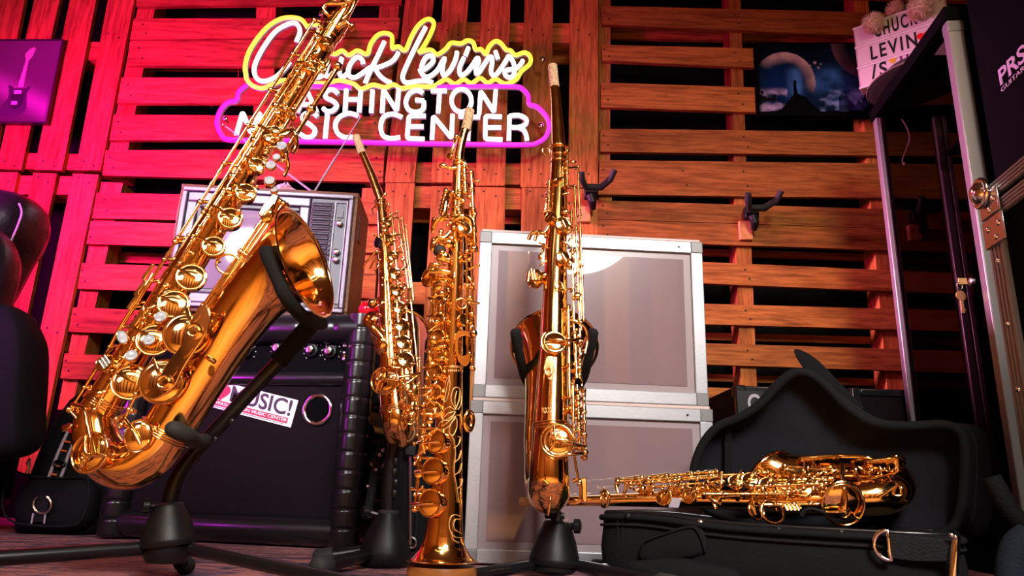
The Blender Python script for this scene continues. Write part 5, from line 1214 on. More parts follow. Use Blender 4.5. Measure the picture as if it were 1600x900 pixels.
# palm keys and upper stack
s.cup(726, 357, 12, V((.35, -1, .1)), .022, .010, arm=(710, 346, .02)); s.spoon(677, 352, 5, 14, (-.6, -1, 0), .018, V((0, 0, 1))); s.spoon(676, 382, 5, 12, (-.6, -1, 0), .02, V((0, 0, 1)))
s.wire([(700, 342, .018), (690, 340, .022), (681, 346, .022), (676, 356, .02)], .0038, 'palm_key'); s.wire([(704, 362, .018), (694, 372, .022), (684, 372, .022), (676, 384, .018)], .0038, 'palm_key'); s.wire([(702, 302, .012), (697, 318, .02), (693, 336, .022), (688, 346, .02)], .005, 'palm_key')
s.wire([(708, 344, .02), (716, 341, .024), (724, 338, .024), (734, 344, .018), (737, 356, .014)], .0042, 'side_key'); s.plate([(734, 332), (738, 340), (737, 366), (734, 362), (731, 340)], .012, .004)
b = MB(); b.ball(s.q(687, 392, .012), .0095, 14, 10); s.part(b, 'thumb_rest', 'rubber'); b = MB(); b.ball(s.q(690, 381, .012), .006, 12, 8); b.ball(s.q(692, 401, .014), .009, 14, 10, (1.2, .6, 1)); s.part(b, 'key_touch', 'gold_key')
s.cup(668, 434, 11, V((-.7, -1, .1)), .012, .012, squash=1.4, u=V((0, 0, 1)), arm=(684, 420, .02)); s.cup(693, 437, 9, V((.1, -1, .9)), .024, .006); s.wire([(676, 412, .02), (672, 424, .02), (690, 424, .024), (702, 426, .022)], .004)
for i, (x, y) in enumerate(((686, 470), (685, 498), (684, 524), (682, 552), (679, 580), (677, 612), (676, 640))): s.cup(x, y, 9+i*.8, V((-.35, -1, .1)), .022, .012, arm=(x-16, y-4, .012))
s.cup(726, 404, 7, V((.7, -1, 0)), .008, .008); s.cup(725, 500, 10, V((.7, -1, .1)), .012, .01); s.ringwire(722, 474, 8, (.3, -1, 0), .014); s.spoon(741, 521, 6, 5, (.4, -1, 0), .008)
gp = catmull([(713, 522), (720, 516), (732, 518), (735, 526), (726, 524), (718, 528), (717, 548), (722, 556), (732, 552), (736, 558), (728, 572), (718, 566), (711, 550), (710, 534)], 3, True)
b = MB(); b.prism([s.q(x, y, .022) for x, y in gp], V((0, .004, 0))); s.part(b, 'key_guard', 'gold_key', 40, bevel=.001)
s.plate([(708, 426), (711, 424), (711, 448), (706, 450), (703, 447), (708, 444)], .02, .002, 'thumb_hook'); 
for k in range(2): s.ringwire(733, 658, 11+4*k, (.9, -1, 0), .0, .0028, .55, 'strap_ring', V((1, 0, 0)))
s.clutter([(716, 300), (700, 360), (690, 430), (684, 520), (674, 620), (662, 700)], 52, 31, .018, 11); s.clutter([(736, 280), (737, 400), (736, 560)], 18, 8, .006, 5); s.clutter([(660, 640), (650, 790)], 8, 3, .006, 4)
for k in range(6):
    x, y = 652+(5-k)*2.6, 790-k*24; b = MB(); b.lathe(s.q(x-6, y, .006), V((-1, -.3, 0)), [(.002, 0), (.003, .003), (.001, .004)], 8); s.part(b, 'pivot_screw', 'gold_key')
spr = catmull(path, 6); fl = []
def leaf(cx, cy, L_, a, w=.35):
    ex, ey = math.cos(a), math.sin(a); return [(cx, cy), (cx+ex*L_*.5-ey*L_*w, cy+ey*L_*.5+ex*L_*w), (cx+ex*L_, cy+ey*L_), (cx+ex*L_*.5+ey*L_*w, cy+ey*L_*.5-ex*L_*w), (cx, cy)]
fl = [[(702, 586), (696, 598), (691.5, 612), (693, 624), (696, 628), (700, 618), (703, 602), (702, 586)], [(702, 590), (698, 606), (695, 624)],
 [(712, 640), (705, 624), (708, 609), (714, 605), (719, 609), (718, 624), (712, 640)], [(712, 638), (711, 624), (714, 611)],
 [(711, 641), (703, 636), (695, 640), (690, 649), (694, 657), (704, 655), (712, 643)], [(710, 643), (700, 646), (694, 652)],
 [(711, 647), (699, 655), (688, 660), (686, 668), (693, 671), (703, 664), (712, 650)], [(709, 651), (698, 661), (690, 667)],
 [(713, 652), (704, 664), (702, 676), (708, 680), (714, 668), (714, 654)], [(716, 640), (721, 630), (722, 618)], [(715, 648), (721, 652), (722, 664)],
 [(704, 678), (709.5, 689), (712, 709), (709.5, 735), (714, 761), (717, 785)], [(710, 700), (717, 694), (720, 684), (716, 682)], [(711, 722), (718, 716), (721, 704)], [(711, 742), (719, 736), (722, 724)], [(714, 764), (721, 758), (723, 748)],
 [(720, 807), (712, 804), (705, 808), (702, 819), (705, 832), (712, 839), (722, 840)], [(719, 812), (713, 811), (709, 818), (711, 827), (722, 834)], [(706, 830), (708, 842), (718, 848)]]
E(s, spr, fl, r=.0004)
b = MB(); 
tx = [(703+i*3.2, 574) for i in range(6)]+[(699+i*3.2, 580) for i in range(8)]
E(s, spr, [[(x, y), (x+1.2, y-2.5), (x+2, y+1)] for x, y in tx], r=.0004, name='maker_mark')
# the peg
pc = P(691, 882, 1.0); pt = pc.z-.0015; peg = MB(); R_ = 54*mpp(pc)
peg.lathe(V((pc.x, pc.y, 0)), V((0, 0, 1)), [(R_, 0), (R_, pt-.004), (R_*.96, pt), (R_*.3, pt)], 48); tag(peg.build('wooden_peg', M['peg_wood'], sharp=40), 'round turned wooden peg under the straight soprano saxophone', 'peg')

# ================================================================== tenor saxophone facing away in the third stand
r = Sax('tenor_saxophone', 'upright gold tenor saxophone seen from the back in front of the grey panel cases', P(860, 802, 1.4), 1.4, lambda x, y: (y-500)*-.0002)
r.loft('body_tube', [(873.5, 232, 12), (872, 300, 14), (869, 380, 17), (867, 460, 19.5), (865, 540, 22), (862, 620, 25.5), (860, 680, 28.5)], sub=4)
r.loft('bow', [(860, 680, 28.5, 0), (858.5, 730, 31, -.002), (858, 758, 32.5, -.012), (857, 768, 34, -.045), (855, 764, 34, -.08), (852, 745, 33, -.105), (851, 715, 32, -.118)], sub=6)
r.bell([(851, 715, 32, -.118), (852, 680, 33.5, -.125), (856, 635, 36, -.135), (861, 595, 42, -.148), (864, 568, 50, -.162), (865.5, 551, 58, -.175), (866, 543, 66, -.188)], V((.02, .72, .66)), back=10, sub=5)
r.band(861, 668, 29.4, (.05, 1), k=3, gap=4); r.band(873, 232, 13.6, (.02, 1), k=1, w=1.8); r.band(873, 250, 13.4, (.02, 1), k=2, gap=9, w=.8)
r.loft('neck', [(873.5, 234, 10.8), (872.5, 222, 10.5), (870, 180, 8.6), (868, 150, 7.4), (866.5, 136, 6.9)], sub=4); r.neck_cork([(863.5, 103, 7.4), (865, 120, 7.5), (866.5, 137, 7.7)])
r.ringwire(853, 236, 6, (.3, -1, 0), .012); r.wire([(884, 226, .006), (889, 234, .008), (884, 240, .012)], .0028, 'octave_loop')
for x0, y0, x1, y1, dd, rr in ((903, 261, 912, 500, .004, .0024), (898, 291, 905, 500, .012, .0024), (886, 236, 886, 288, .016, .0022), (879, 262, 880, 290, .018, .0022), (893, 330, 897, 520, .018, .0022), (905, 355, 908, 515, .0, .0020), (858, 284, 857, 330, .018, .0026), (888, 480, 890, 620, .026, .0026), (898, 520, 902, 610, .022, .0026), (906, 500, 906, 640, .012, .0022), (903, 620, 906, 700, .02, .0030), (912, 610, 914, 715, .012, .0030), (895, 600, 897, 700, .024, .0024)):
    r.rod((x0, y0, dd), (x1, y1, dd), rr, 4, .012, 7, (-.3, .9, 0))
r.wire([(884, 262, .016), (893, 262, .012), (904, 261, .004)], .0028); r.wire([(858, 284, .018), (868, 281, .03), (880, 277, .02)], .0026); r.wire([(886, 291, .018), (892, 291, .016), (899, 291, .012)], .0028); b = MB(); b.ball(r.q(895, 253, .008), .006, 10, 8, (1.4, .7, .7)); r.part(b, 'collar_screw', 'gold_key')
nk = V((.25, -1, .1))
r.cup(879, 351, 12.5, nk, .03, .012, arm=(893, 356, .02)); r.wire([(879, 345, .036), (884, 356, .034), (887, 364, .03)], .0024); r.cup(860, 339, 8.5, V((-.5, -1, .2)), .026, .01, squash=1.3, u=V((.7, 0, .7))); r.cup(880, 403, 12.5, nk, .032, .012, arm=(896, 410, .02)); r.wire([(878, 396, .038), (886, 410, .036), (892, 420, .03)], .0024)
r.wire([(858, 352, .012), (850, 364, .012), (840, 362, .008), (830, 366, .006), (826, 374, .004)], .0044, 'palm_key'); r.wire([(846, 363, .01), (838, 368, .008), (836, 376, .006)], .0038, 'palm_key'); r.wire([(850, 380, .01), (848, 392, .006), (844, 398, .004)], .003, 'palm_key'); r.spoon(844, 402, 3.5, 6, (-.3, -1, 0), .008, V((0, 0, 1))); r.wire([(853, 318, .01), (851, 330, .008), (852, 340, .012)], .003, 'palm_key')
b = MB(); c = r.q(837, 436, .0); b.lathe(c, V((-.8, -.8, .1)), [(.010, -.012), (.019, -.006), (.020, .004), (.014, .009), (.005, .011)], 18); b.tube([r.q(846, 434, .0), r.q(853, 428, .012)], [.006, .004], 8); b.tube([c+V((-.014, -.006, .012)), c+V((-.016, -.01, -.01))], .005, 8); r.part(b, 'pinky_table', 'gold_key')
for k in range(3): b = MB(); b.tube([c+V((-.010+.006*k, -.016, .016-.004*k)), c+V((-.006+.006*k, -.019, -.008))], .0026, 8); r.part(b, 'roller', 'gold_key')
r.ringwire(873, 446, 7, nk, .030, .0016, .9, 'strap_ring'); r.ringwire(876, 450, 4, nk, .031, .0014, 1.2, 'strap_ring')
r.cup(867, 535, 19, V((.05, -1, .3)), .038, .014, arm=None); r.wire([(858, 530, .046), (872, 531, .050), (892, 532, .044), (908, 528, .03)], .0034); r.wire([(852, 520, .034), (846, 530, .034), (848, 544, .034), (858, 552, .036)], .003, 'bell_guard'); r.wire([(890, 500, .026), (902, 503, .026), (914, 512, .02), (918, 530, .012), (914, 552, .012)], .0034, 'bell_guard')
b = MB(); b.prism([r.q(x, y, .034) for x, y in catmull([(855, 556), (866, 557), (865, 570), (868, 580), (862, 594), (856, 592), (849, 578), (851, 566)], 3, True)], V((0, .006, 0))); th = r.part(b, 'thumb_hook', 'gold_key', 40, bevel=.0015); r.ringwire(857, 581, 6, (-.1, -1, .2), .036, .0022, .8)
r.cup(872, 688, 23, V((-.05, -1, .12)), .044, .014); r.guard(870, 688, 25, V((-.05, -1, .12)), .052, .014, (868, 686, .055), (1.0, 3.1, 4.9)); r.wire([(878, 692, .056), (896, 694, .05), (914, 698, .03)], .0034); r.wire([(878, 712, .046), (896, 709, .044), (914, 708, .03)], .0034); b = MB(); b.ball(r.q(914, 707, .03), .007, 10, 8); r.part(b, 'pivot_screw', 'gold_key')
r.plate([(906, 748), (917, 745), (918, 784), (912, 786), (906, 768)], .02, .008, 'bow_foot', bevel=.002); r.wire([(894, 752, .02), (905, 750, .022), (908, 770, .022), (905, 784, .02), (890, 786, .015)], .0034); r.rod((895, 700, .03), (905, 756, .024), .0024, 2, .008)
r.plate([(856, 794), (859, 780), (861, 772), (862, 790), (858, 806), (855, 806)], .03, .03, 'bow_guard', bevel=.002); r.rod((846, 660, .02), (850, 755, .026), .0022, 3, .008); r.wire([(848, 752, .03), (856, 758, .034)], .003, sub=1)
for k in range(5): r.wire([(898+(k % 2)*6, 612+k*16, .024), (908, 606+k*16, .02), (914, 616+k*16, .012)], .0026)
r.cup(903, 598, 8, V((.6, -1, 0)), .022, .01); r.cup(900, 640, 11, V((.7, -1, 0)), .016, .012); r.cup(898, 575, 9, V((.6, -1, 0)), .018, .012)
r.clutter([(886, 300), (892, 400), (896, 480), (900, 560), (906, 640), (908, 700)], 44, 41, .018, 8); r.clutter([(852, 310), (846, 440)], 6, 43, .014, 4)
rpr = catmull([(p[0], p[1], p[2], 0) for p in [(869, 380, 17), (867, 460, 19.5), (865, 540, 22), (862, 620, 25.5), (860, 680, 28.5)]], 8)
E(r, rpr, [[(846+i*4+j*2, 640+j*5-i*.4), (848+i*4+j*2, 637+j*5-i*.4), (849+i*4+j*2, 641+j*5-i*.4)] for j in range(2) for i in range(5)], r=.0004, name='maker_mark')
# ------------------------------------------------------------------ saxophone stands
def stand_hub(root, bot, topc, rb, rt, round_=.5):
    b = MB(); ax = topc-bot; L = ax.length
    b.lathe(bot, ax, [(rb*.5, -.004), (rb*.94, -.003), (rb, .004), (rb*.985, L*.12), (rb*(.55+.45*rt/rb)+.0*rb, L*.55), (rt*1.06, L*.9), (rt*.98, L*.97), (rt*.8, L), (rt*.3, L+.001)], 36)
    return b.build('hub', M['black_plastic'], root, sharp=60)
def leg(root, a, b_, r, foot=True):
    m = MB(); m.tube([a, a.lerp(b_, .5), b_], r, 14); o = m.build('leg', M['black_tube'], root)
    d = (b_-a).normalized(); m = MB(); m.tube([b_-d*.03, b_-d*.028, b_+d*.004, b_+d*.010], [r*1.25, r*1.35, r*1.35, r*.7], 14); m.build('leg_cap', M['rubber'], o, sharp=60); return o
def knob(root, p, ax, r):
    m = MB(); ax = V(ax).normalized(); m.lathe(p, ax, [(r*.45, -r*.9), (r*.45, 0), (r, .001), (r*1.03, r*.35), (r, r*.9), (r*.7, r*1.05), (.0005, r*1.05)], 20)
    for k in range(10):
        u, w = perp(ax); m.tube([p+(u*math.cos(k*PI/5)+w*math.sin(k*PI/5))*r+ax*.001, p+(u*math.cos(k*PI/5)+w*math.sin(k*PI/5))*r+ax*r*.9], r*.1, 5)
    return m.build('locking_knob', M['black_plastic'], root, sharp=50)

# stand of the tall tenor
Y1 = 1.25
st = empty('saxophone_stand', V((P(262, 850, Y1).x, Y1, 0)), 'black folding stand holding up the tilted tenor saxophone by its bell', 'stand', 'black saxophone stands')
hb_, ht = P(263, 850, Y1), P(264, 786, Y1)
stand_hub(st, hb_, ht, 42*mpp(hb_), 21*mpp(ht))
m = MB(); m.lathe(hb_+V((0, 0, -.028)), V((0, 0, 1)), [(.03, 0), (.036, .010), (.036, .028)], 24); m.build('leg_bracket', M['black_plastic'], st)
z0 = hb_.z-.012
def floor_leg(a, px, py, Yl, r):
    "leg running from the hub through a photo point down to the floor"
    q_ = P(px, py, Yl); d = q_-a; k = (a.z-r*1.2)/(a.z-q_.z) if q_.z < a.z-.001 else 2; return a+d*min(k, 2.2)
la = P(228, 856, Y1-.01); leg(st, la, floor_leg(la, 0, 872, 1.12, .0115), .0115)
ra = P(300, 858, Y1-.01); leg(st, ra, floor_leg(ra, 540, 909, 1.12, .0105), .0105)
fa = hb_+V((.0, .02, -.01)); ff = P(292, 872, 1.36); leg(st, fa, V((ff.x, ff.y, .014)), .0115)
knob(st, P(236, 791, Y1-.005), (-1, -.4, 0), .012)
pole = [(265, 790), (268, 772), (276, 748), (292, 722), (318, 692), (350, 658), (390, 614), (440, 560), (484, 508)]
pp = [P(x, y, Y1+.02) for x, y in catmull(pole, 4)]; m = MB(); m.tube(pp, [.0125]*len(pp), 16); m.build('pole', M['black_tube'], st, sharp=60)
for x, y in ((300, 714), (330, 681), (356, 653)):
    m = MB(); m.lathe(P(x+6, y+6, Y1+.0), V((0, -1, 0)), [(.005, 0), (.005, .006), (.003, .007)], 10); m.build('pole_notch', M['black_tube'], st)
m = MB(); sl = [P(x, y, Y1+.02) for x, y in catmull([(434, 566), (452, 545), (484, 508), (494, 494)], 4)]; m.tube(sl, [.0165]*len(sl), 18); m.build('foam_sleeve', M['foam'], st, sharp=60)
yk = [(415, 390, 1.10), (419, 402, 1.095), (432, 430, 1.095), (446, 462, 1.10), (466, 488, 1.14), (488, 504, 1.22), (505, 506, 1.29)]
m = MB(); c_ = catmull(yk, 5); pts = [P(*p) for p in c_]; m.tube(pts, [.0075]+[.0112]*(len(pts)-2)+[.009], 16); m.build('padded_yoke', M['foam'], st, sharp=60)
yk2 = [(488, 504, 1.22), (510, 478, 1.34), (505, 420, 1.35), (490, 380, 1.36)]
m = MB(); pts = [P(*p) for p in catmull(yk2, 5)]; m.tube(pts, [.0105]*len(pts), 16); m.build('padded_yoke', M['foam'], st, sharp=60)
m = MB(); pts = [P(*p) for p in catmull([(270, 670, 1.115), (277, 673, 1.118), (294, 681, 1.14), (308, 690, 1.21), (322, 688, 1.27)], 4)]; m.tube(pts, [.010]+[.0125]*(len(pts)-2)+[.0125], 16); m.ball(P(270, 670, 1.115), .012, 12, 8); m.build('lower_rest', M['rubber'], st, sharp=60)

# stand of the alto
Y2 = 1.60
st2 = empty('saxophone_stand', V((P(600, 870, Y2).x, Y2, 0)), 'black tripod stand with a bell-shaped hub under the small alto saxophone', 'stand', 'black saxophone stands')
hb2, ht2 = P(600, 876, Y2), P(607, 800, Y2)
b = MB(); ax = ht2-hb2; L_ = ax.length; rb = 41*mpp(hb2)
b.lathe(hb2, ax, [(rb*.5, -.012), (rb*.9, -.010), (rb, 0), (rb*.98, L_*.2), (rb*.84, L_*.45), (rb*.62, L_*.72), (rb*.42, L_*.93), (rb*.36, L_), (rb*.1, L_)], 36); b.build('hub', M['black_plastic'], st2, sharp=60)
m = MB(); pts = [P(x, y, Y2) for x, y in ((607, 804), (608, 770), (612, 720), (617, 690))]; m.tube(pts, [.016, .0165, .0155, .014], 18); m.build('pole', M['black_tube'], st2)
for k in range(4):
    m = MB(); m.ball(P(616+(k % 2)*2, 772-k*17, Y2-.014), .008, 10, 8, (.8, .5, 1.3)); m.build('pole_notch', M['black_tube'], st2)
m = MB(); m.lathe(P(607, 803, Y2), ax, [(.021, 0), (.022, .004), (.021, .008)], 24); m.build('collar', M['rubber'], st2)
la = P(580, 866, Y2-.03); leg(st2, la, floor_leg(la, 470, 892, 1.35, .013), .013)
la = P(566, 862, Y2-.01); leg(st2, la, floor_leg(la, 455, 877, 1.56, .013), .013)
la = hb2+V((.03, 0, .0)); leg(st2, la, V((la.x+.05, la.y+.10, .014)), .013)
knob(st2, P(575, 800, Y2-.005), (-1, -.5, 0), .012)
m = MB(); m.tube([P(575, 800, Y2-.004), P(596, 806, Y2)], .005, 8); m.build('knob_bolt', M['black_tube'], st2)
m = MB(); pts = [P(*p) for p in catmull([(615, 694, 1.60), (622, 700, 1.62), (636, 690, 1.70), (645, 650, 1.74), (645, 600, 1.75)], 4)]; m.tube(pts, .009, 12); m.build('upright', M['black_tube'], st2)
m = MB(); m.tube([P(602, 520, 1.70), P(612, 545, 1.735), P(645, 585, 1.765), P(664, 555, 1.74), P(668, 530, 1.71)], .009, 12); m.build('padded_yoke', M['foam'], st2, sharp=60)
# strap hanging by the stand with small bright clips
sk = empty('neck_strap', P(578, 790, 1.66)*1.0, 'black neck strap with small metal clips hanging by the amplifier behind the alto stand', 'strap')
m = MB(); pts = [P(*p) for p in catmull([(598, 690, 1.70), (588, 730, 1.68), (580, 770, 1.67), (574, 810, 1.66)], 4)]; m.tube(pts, .010, 8); m.build('webbing', M['webbing'], sk)
for x, y in ((593, 711), (598, 704), (587, 734), (575, 760), (577, 776)):
    m = MB(); m.ball(P(x, y, 1.665), .0045, 8, 6); m.build('clip', M['nickel'], sk)

# stand of the second tenor
Y3 = 1.47
st3 = empty('saxophone_stand', V((P(866, 878, Y3).x, Y3, 0)), 'black tripod stand with a side knob under the tenor saxophone seen from the back', 'stand', 'black saxophone stands')
hb3, ht3 = P(866, 880, Y3), P(871, 814, Y3)
stand_hub(st3, hb3, ht3, 40*mpp(hb3), 21*mpp(ht3)); m = MB(); m.lathe(hb3+V((0, 0, -.018)), V((0, 0, 1)), [(.034, 0), (.042, .006), (.043, .016)], 24); m.build('leg_bracket', M['black_plastic'], st3)
knob(st3, P(897, 822, Y3-.01), (1, -.35, 0), .0125); m = MB(); m.tube([P(880, 824, Y3), P(896, 822, Y3-.008)], .007, 10); m.build('knob_bolt', M['black_tube'], st3)
m = MB(); m.tube([P(870, 818, Y3), P(870, 808, Y3+.002), P(870, 802, Y3+.004)], [.013, .012, .012], 14); m.tube([P(852, 807, Y3-.005), P(862, 806, Y3), P(882, 806, Y3)], [.004, .006, .006], 8); m.build('peg_clamp', M['black_plastic'], st3)
la = P(834, 884, Y3-.01); leg(st3, la, floor_leg(la, 740, 897, 1.34, .011), .011)
la = P(896, 882, Y3-.01); leg(st3, la, floor_leg(la, 962, 895, 1.38, .011), .011)
la = hb3+V((0, .02, -.004)); leg(st3, la, V((la.x+.01, la.y+.12, .013)), .011)
m = MB(); pts = [P(*p) for p in catmull([(870, 802, Y3+.005), (869, 798, 1.53), (868, 793, 1.578), (867, 770, 1.588), (866, 700, 1.597), (866, 625, 1.60)], 4)]; m.tube(pts, .0095, 12); m.build('upright', M['black_tube'], st3)
for sgn in (-1, 1):
    x_ = (lambda k: 866+sgn*k); m = MB(); pts = [P(*p) for p in catmull([(866, 625, 1.60), (x_(28), 615, 1.592), (x_(45), 592, 1.545), (x_(53), 562, 1.50), (x_(58), 535, 1.475), (x_(61), 515, 1.46)], 4)]; m.tube(pts, [.0095]*(len(pts)-6)+[.0115]*5+[.008], 14); m.build('padded_yoke', M['foam'], st3, sharp=60)

# ------------------------------------------------------------------ open case
c0, c1 = P(936, 796, 1.46), P(1512, 842, 1.20)
zr = (c0.z+c1.z)/2; c0.z = c1.z = 0
Kc = Fr(c0, c1-c0); KW = (c1-c0).length; KD = .22
case = empty('instrument_case', Kc(KW/2, KD/2, 0), 'open black soft instrument case with a plush-lined lid, holding the lying alto saxophone', 'case')
# lower shell: outline swept upwards, open on top
def shell_outline(inset=0.0):
    pts = [(0.03, .0), (.10, -.005), (KW*.35, -.012), (KW*.75, -.012), (KW-.05, .0), (KW-.01, .03), (KW, .10), (KW, KD-.04), (KW-.03, KD), (KW*.5, KD+.01), (.08, KD-.07), (.01, KD-.10), (0, .03)]
    c_ = catmull(pts, 6, True); cx, cy = KW/2, KD/2; out = []
    for x, y in c_:
        out.append((x-(x-cx)/abs(KW/2)*inset, y-(y-cy)/abs(KD/2)*inset))
    return out
def rimz(x): return zr - .004 + .012*math.exp(-((x-KW*.12)/.12)**2) - .004*(x/KW)
m = MB(); rows = []
for ins, f in ((.02, 0), (.006, .015), (0, .12), (-.004, .5), (0, .86), (.001, 1.0), (.012, 1.0), (.014, .5)):
    rows.append([Kc(x, y, f*rimz(x)+(.0 if f else .002)) for x, y in shell_outline(ins)])
m.rings(rows, False, True, True); m.build('lower_shell', M['nylon'], case, sharp=50)
m = MB(); ol = shell_outline(-.003); m.tube([Kc(x, y, rimz(x)-.008) for x, y in ol], .0058, 8, closed=True); m.build('rim_binding', M['trimcloth'], case, sharp=80)
m = MB(); m.tube([Kc(x, y, rimz(x)-.022) for x, y in shell_outline(-.004)], .0026, 6, closed=True); m.build('zip_line', M['webbing'], case, sharp=80)
m = MB(); m.tube([Kc(x, y, rimz(x)+.001) for x, y in shell_outline(.004)], .0042, 6, closed=True); m.build('rim_piping', M['vinyl'], case, sharp=80)
m = MB(); ins = [Kc(x, y, .07) for x, y in shell_outline(.016)]; m.prism(ins, V((0, 0, -.02))); m.build('plush_bed', M['plush'], case)
def kpx(x, y, off=-.02): return Kc.px(x, y, off)
for x, y in ((981, 807), (1094, 817), (1216, 828), (1314, 833)):
    m = MB(); p = kpx(x, y, -.014); m.lathe(p, -Kc.y, [(.0062, -.004), (.006, .001), (.004, .003), (.001, .0036)], 14); m.build('snap_stud', M['nickel'] if x == 1094 else M['black_plastic'], case, 60)
# front pockets
def pocket(pts, th, off, nm='front_pocket'):
    m = MB(); o = [kpx(x, y, off) for x, y in catmull(pts, 5, True)]; c = sum(o, V((0, 0, 0)))/len(o); rows = []
    for s_, d in ((.02, th*.9), (1, th), (1.02, 0), (1.0, -th*.45), (.93, -th*.8), (.75, -th), (.02, -th*1.15)): rows.append([c+(p-c)*s_+Kc.y*d for p in o])
    m.rings(rows, False, True, True); return m.build(nm, M['nylon'], case, sharp=60)
pocket([(1006, 850), (1040, 832), (1080, 820), (1096, 826), (1106, 850), (1098, 866), (1060, 874), (1020, 880), (1000, 872)], .009, -.013)
pocket([(980, 884), (1000, 876), (1060, 872), (1100, 880), (1150, 892), (1160, 930), (1060, 940), (975, 930)], .026, -.018)
m = MB(); m.tube([kpx(x, y, -.034) for x, y in catmull([(985, 894), (1005, 886), (1060, 884), (1090, 894), (1104, 912)], 5)], .004, 6); m.build('pocket_piping', M['vinyl'], case, 60)
m = MB(); m.tube([kpx(x, y, -.022) for x, y in catmull([(1006, 846), (1040, 834), (1078, 824), (1092, 834), (1102, 862)], 5)], .0028, 6); m.build('pocket_piping', M['trimcloth'], case, 60)
for x in (965, 973): 
    m = MB(); m.tube([kpx(x, 806, -.006), kpx(x-1, 872, -.004)], .002, 6); m.build('seam', M['trimcloth'], case)
# left end foot with zip end
m = MB(); q_ = kpx(936, 886, .04); m.box(q_+V((-.01, 0, -.012)), V((.05, 0, 0)), V((0, .06, 0)), V((0, 0, .022))); m.build('end_foot', M['webbing'], case, bevel=.006)
m = MB(); m.box(kpx(940, 889, -.012), V((.012, 0, 0)), V((0, .004, 0)), V((0, 0, .010))); m.build('zip_end', M['nickel'], case, bevel=.001)
# D-ring, strap loop and swivel clip
dr = kpx(1386, 852, -.03); s_ = mpp(dr)
pts = [dr+Kc.x*(-21*s_*math.cos(t)*1.0+3*s_)+V((0, 0, 22*s_*math.sin(t))) for t in [math.radians(a_) for a_ in range(-90, 91, 12)]]; pts += [dr+Kc.x*3*s_+V((0, 0, 22*s_*k)) for k in (.5, 0, -.5)]
m = MB(); m.tube(pts, .0036, 10, closed=True); m.build('d_ring', M['chrome'], case, sharp=80)
m = MB(); m.prism([kpx(x, y, -.026) for x, y in ((1386, 834), (1430, 838), (1490, 846), (1490, 878), (1430, 878), (1386, 872))], Kc.y*.006); m.build('strap_tab', M['webbing'], case, bevel=.002)
m = MB(); m.tube([kpx(x, y, -.03) for x, y in ((1488, 834), (1494, 840), (1492, 862), (1489, 905))], [.004, .006, .0075, .0075], 10); m.build('swivel_clip', M['chrome'], case, 60)
for dx in (0, 6): m = MB(); m.ball(kpx(1487+dx, 836+dx*.5, -.036), .0042, 8, 6); m.build('clip_ball', M['chrome'], case)
# lid standing open behind
Yl = 1.50
lid_out = [(1078, 745), (1084, 712), (1098, 684), (1118, 664), (1150, 650), (1182, 628), (1210, 598), (1236, 578), (1262, 578), (1290, 596), (1318, 620), (1350, 640), (1380, 652), (1440, 656), (1500, 655), (1534, 660), (1550, 676), (1556, 710), (1559, 770), (1556, 815), (1530, 842), (1440, 850), (1300, 840), (1160, 820), (1090, 790)]
hin = Kc(0, KD-.02, 0)
def lpx(x, y, off): return PP(x, y, Kc(0, KD-.03, 0)+Kc.y*off, Kc.y)
ol = catmull(lid_out, 4, True); front = [lpx(x, y, 0) for x, y in ol]; cc = sum(front, V((0, 0, 0)))/len(front)
lid_front = [(1078, 745), (1084, 712), (1098, 684), (1118, 664), (1150, 650), (1182, 628), (1210, 598), (1236, 578), (1262, 578), (1290, 597), (1316, 622), (1348, 645), (1378, 659), (1430, 664), (1476, 662), (1500, 668), (1513, 684), (1517, 715), (1514, 770), (1506, 812), (1486, 836), (1420, 850), (1300, 840), (1160, 820), (1090, 790)]
of = catmull(lid_front, 4, True); back_ = front; front = [lpx(x, y, 0) for x, y in of]
def lring(s_in, dep):
    out = []; t = max(0, min(1, dep/.075)); t = t*t*(3-2*t)
    for p, q in zip(front, back_):
        e = p.lerp(q, t); d = cc-e; out.append(e+d/d.length*s_in+Kc.y*dep)
    return out
m = MB(); m.rings([lring(0.016, .008), lring(.012, 0), lring(.002, -.001), lring(-.002, .006), lring(-.004, .03), lring(-.002, .075), lring(.012, .088), lring(.05, .094), [cc+(p-cc)*.02+Kc.y*.098 for p in front]], False, False, True); m.build('lid_shell', M['nylon'], case, sharp=50)
m = MB(); m.rings([lring(.014, .002), lring(.018, .012), lring(.022, .03), lring(.04, .042), lring(.08, .05), [cc+(p-cc)*.02+Kc.y*.052 for p in front]], False, False, True); m.build('lid_lining', M['plush'], case, sharp=60)
m = MB(); m.tube([p for p in lring(.009, -.002)], .0095, 8, closed=True); m.build('lid_binding', M['trimcloth'], case, sharp=80)
m = MB(); m.tube(lring(-.003, .022), .0028, 6, closed=True); m.build('lid_zip', M['webbing'], case, sharp=80)
m = MB(); m.tube([lpx(1137, 690-0, .034), lpx(1139, 660, .02)], .009, 6); m.tube([lpx(1137, 690, .034), lpx(1137, 760, .04)], .009, 6); m.build('lining_strap', M['trimcloth'], case)
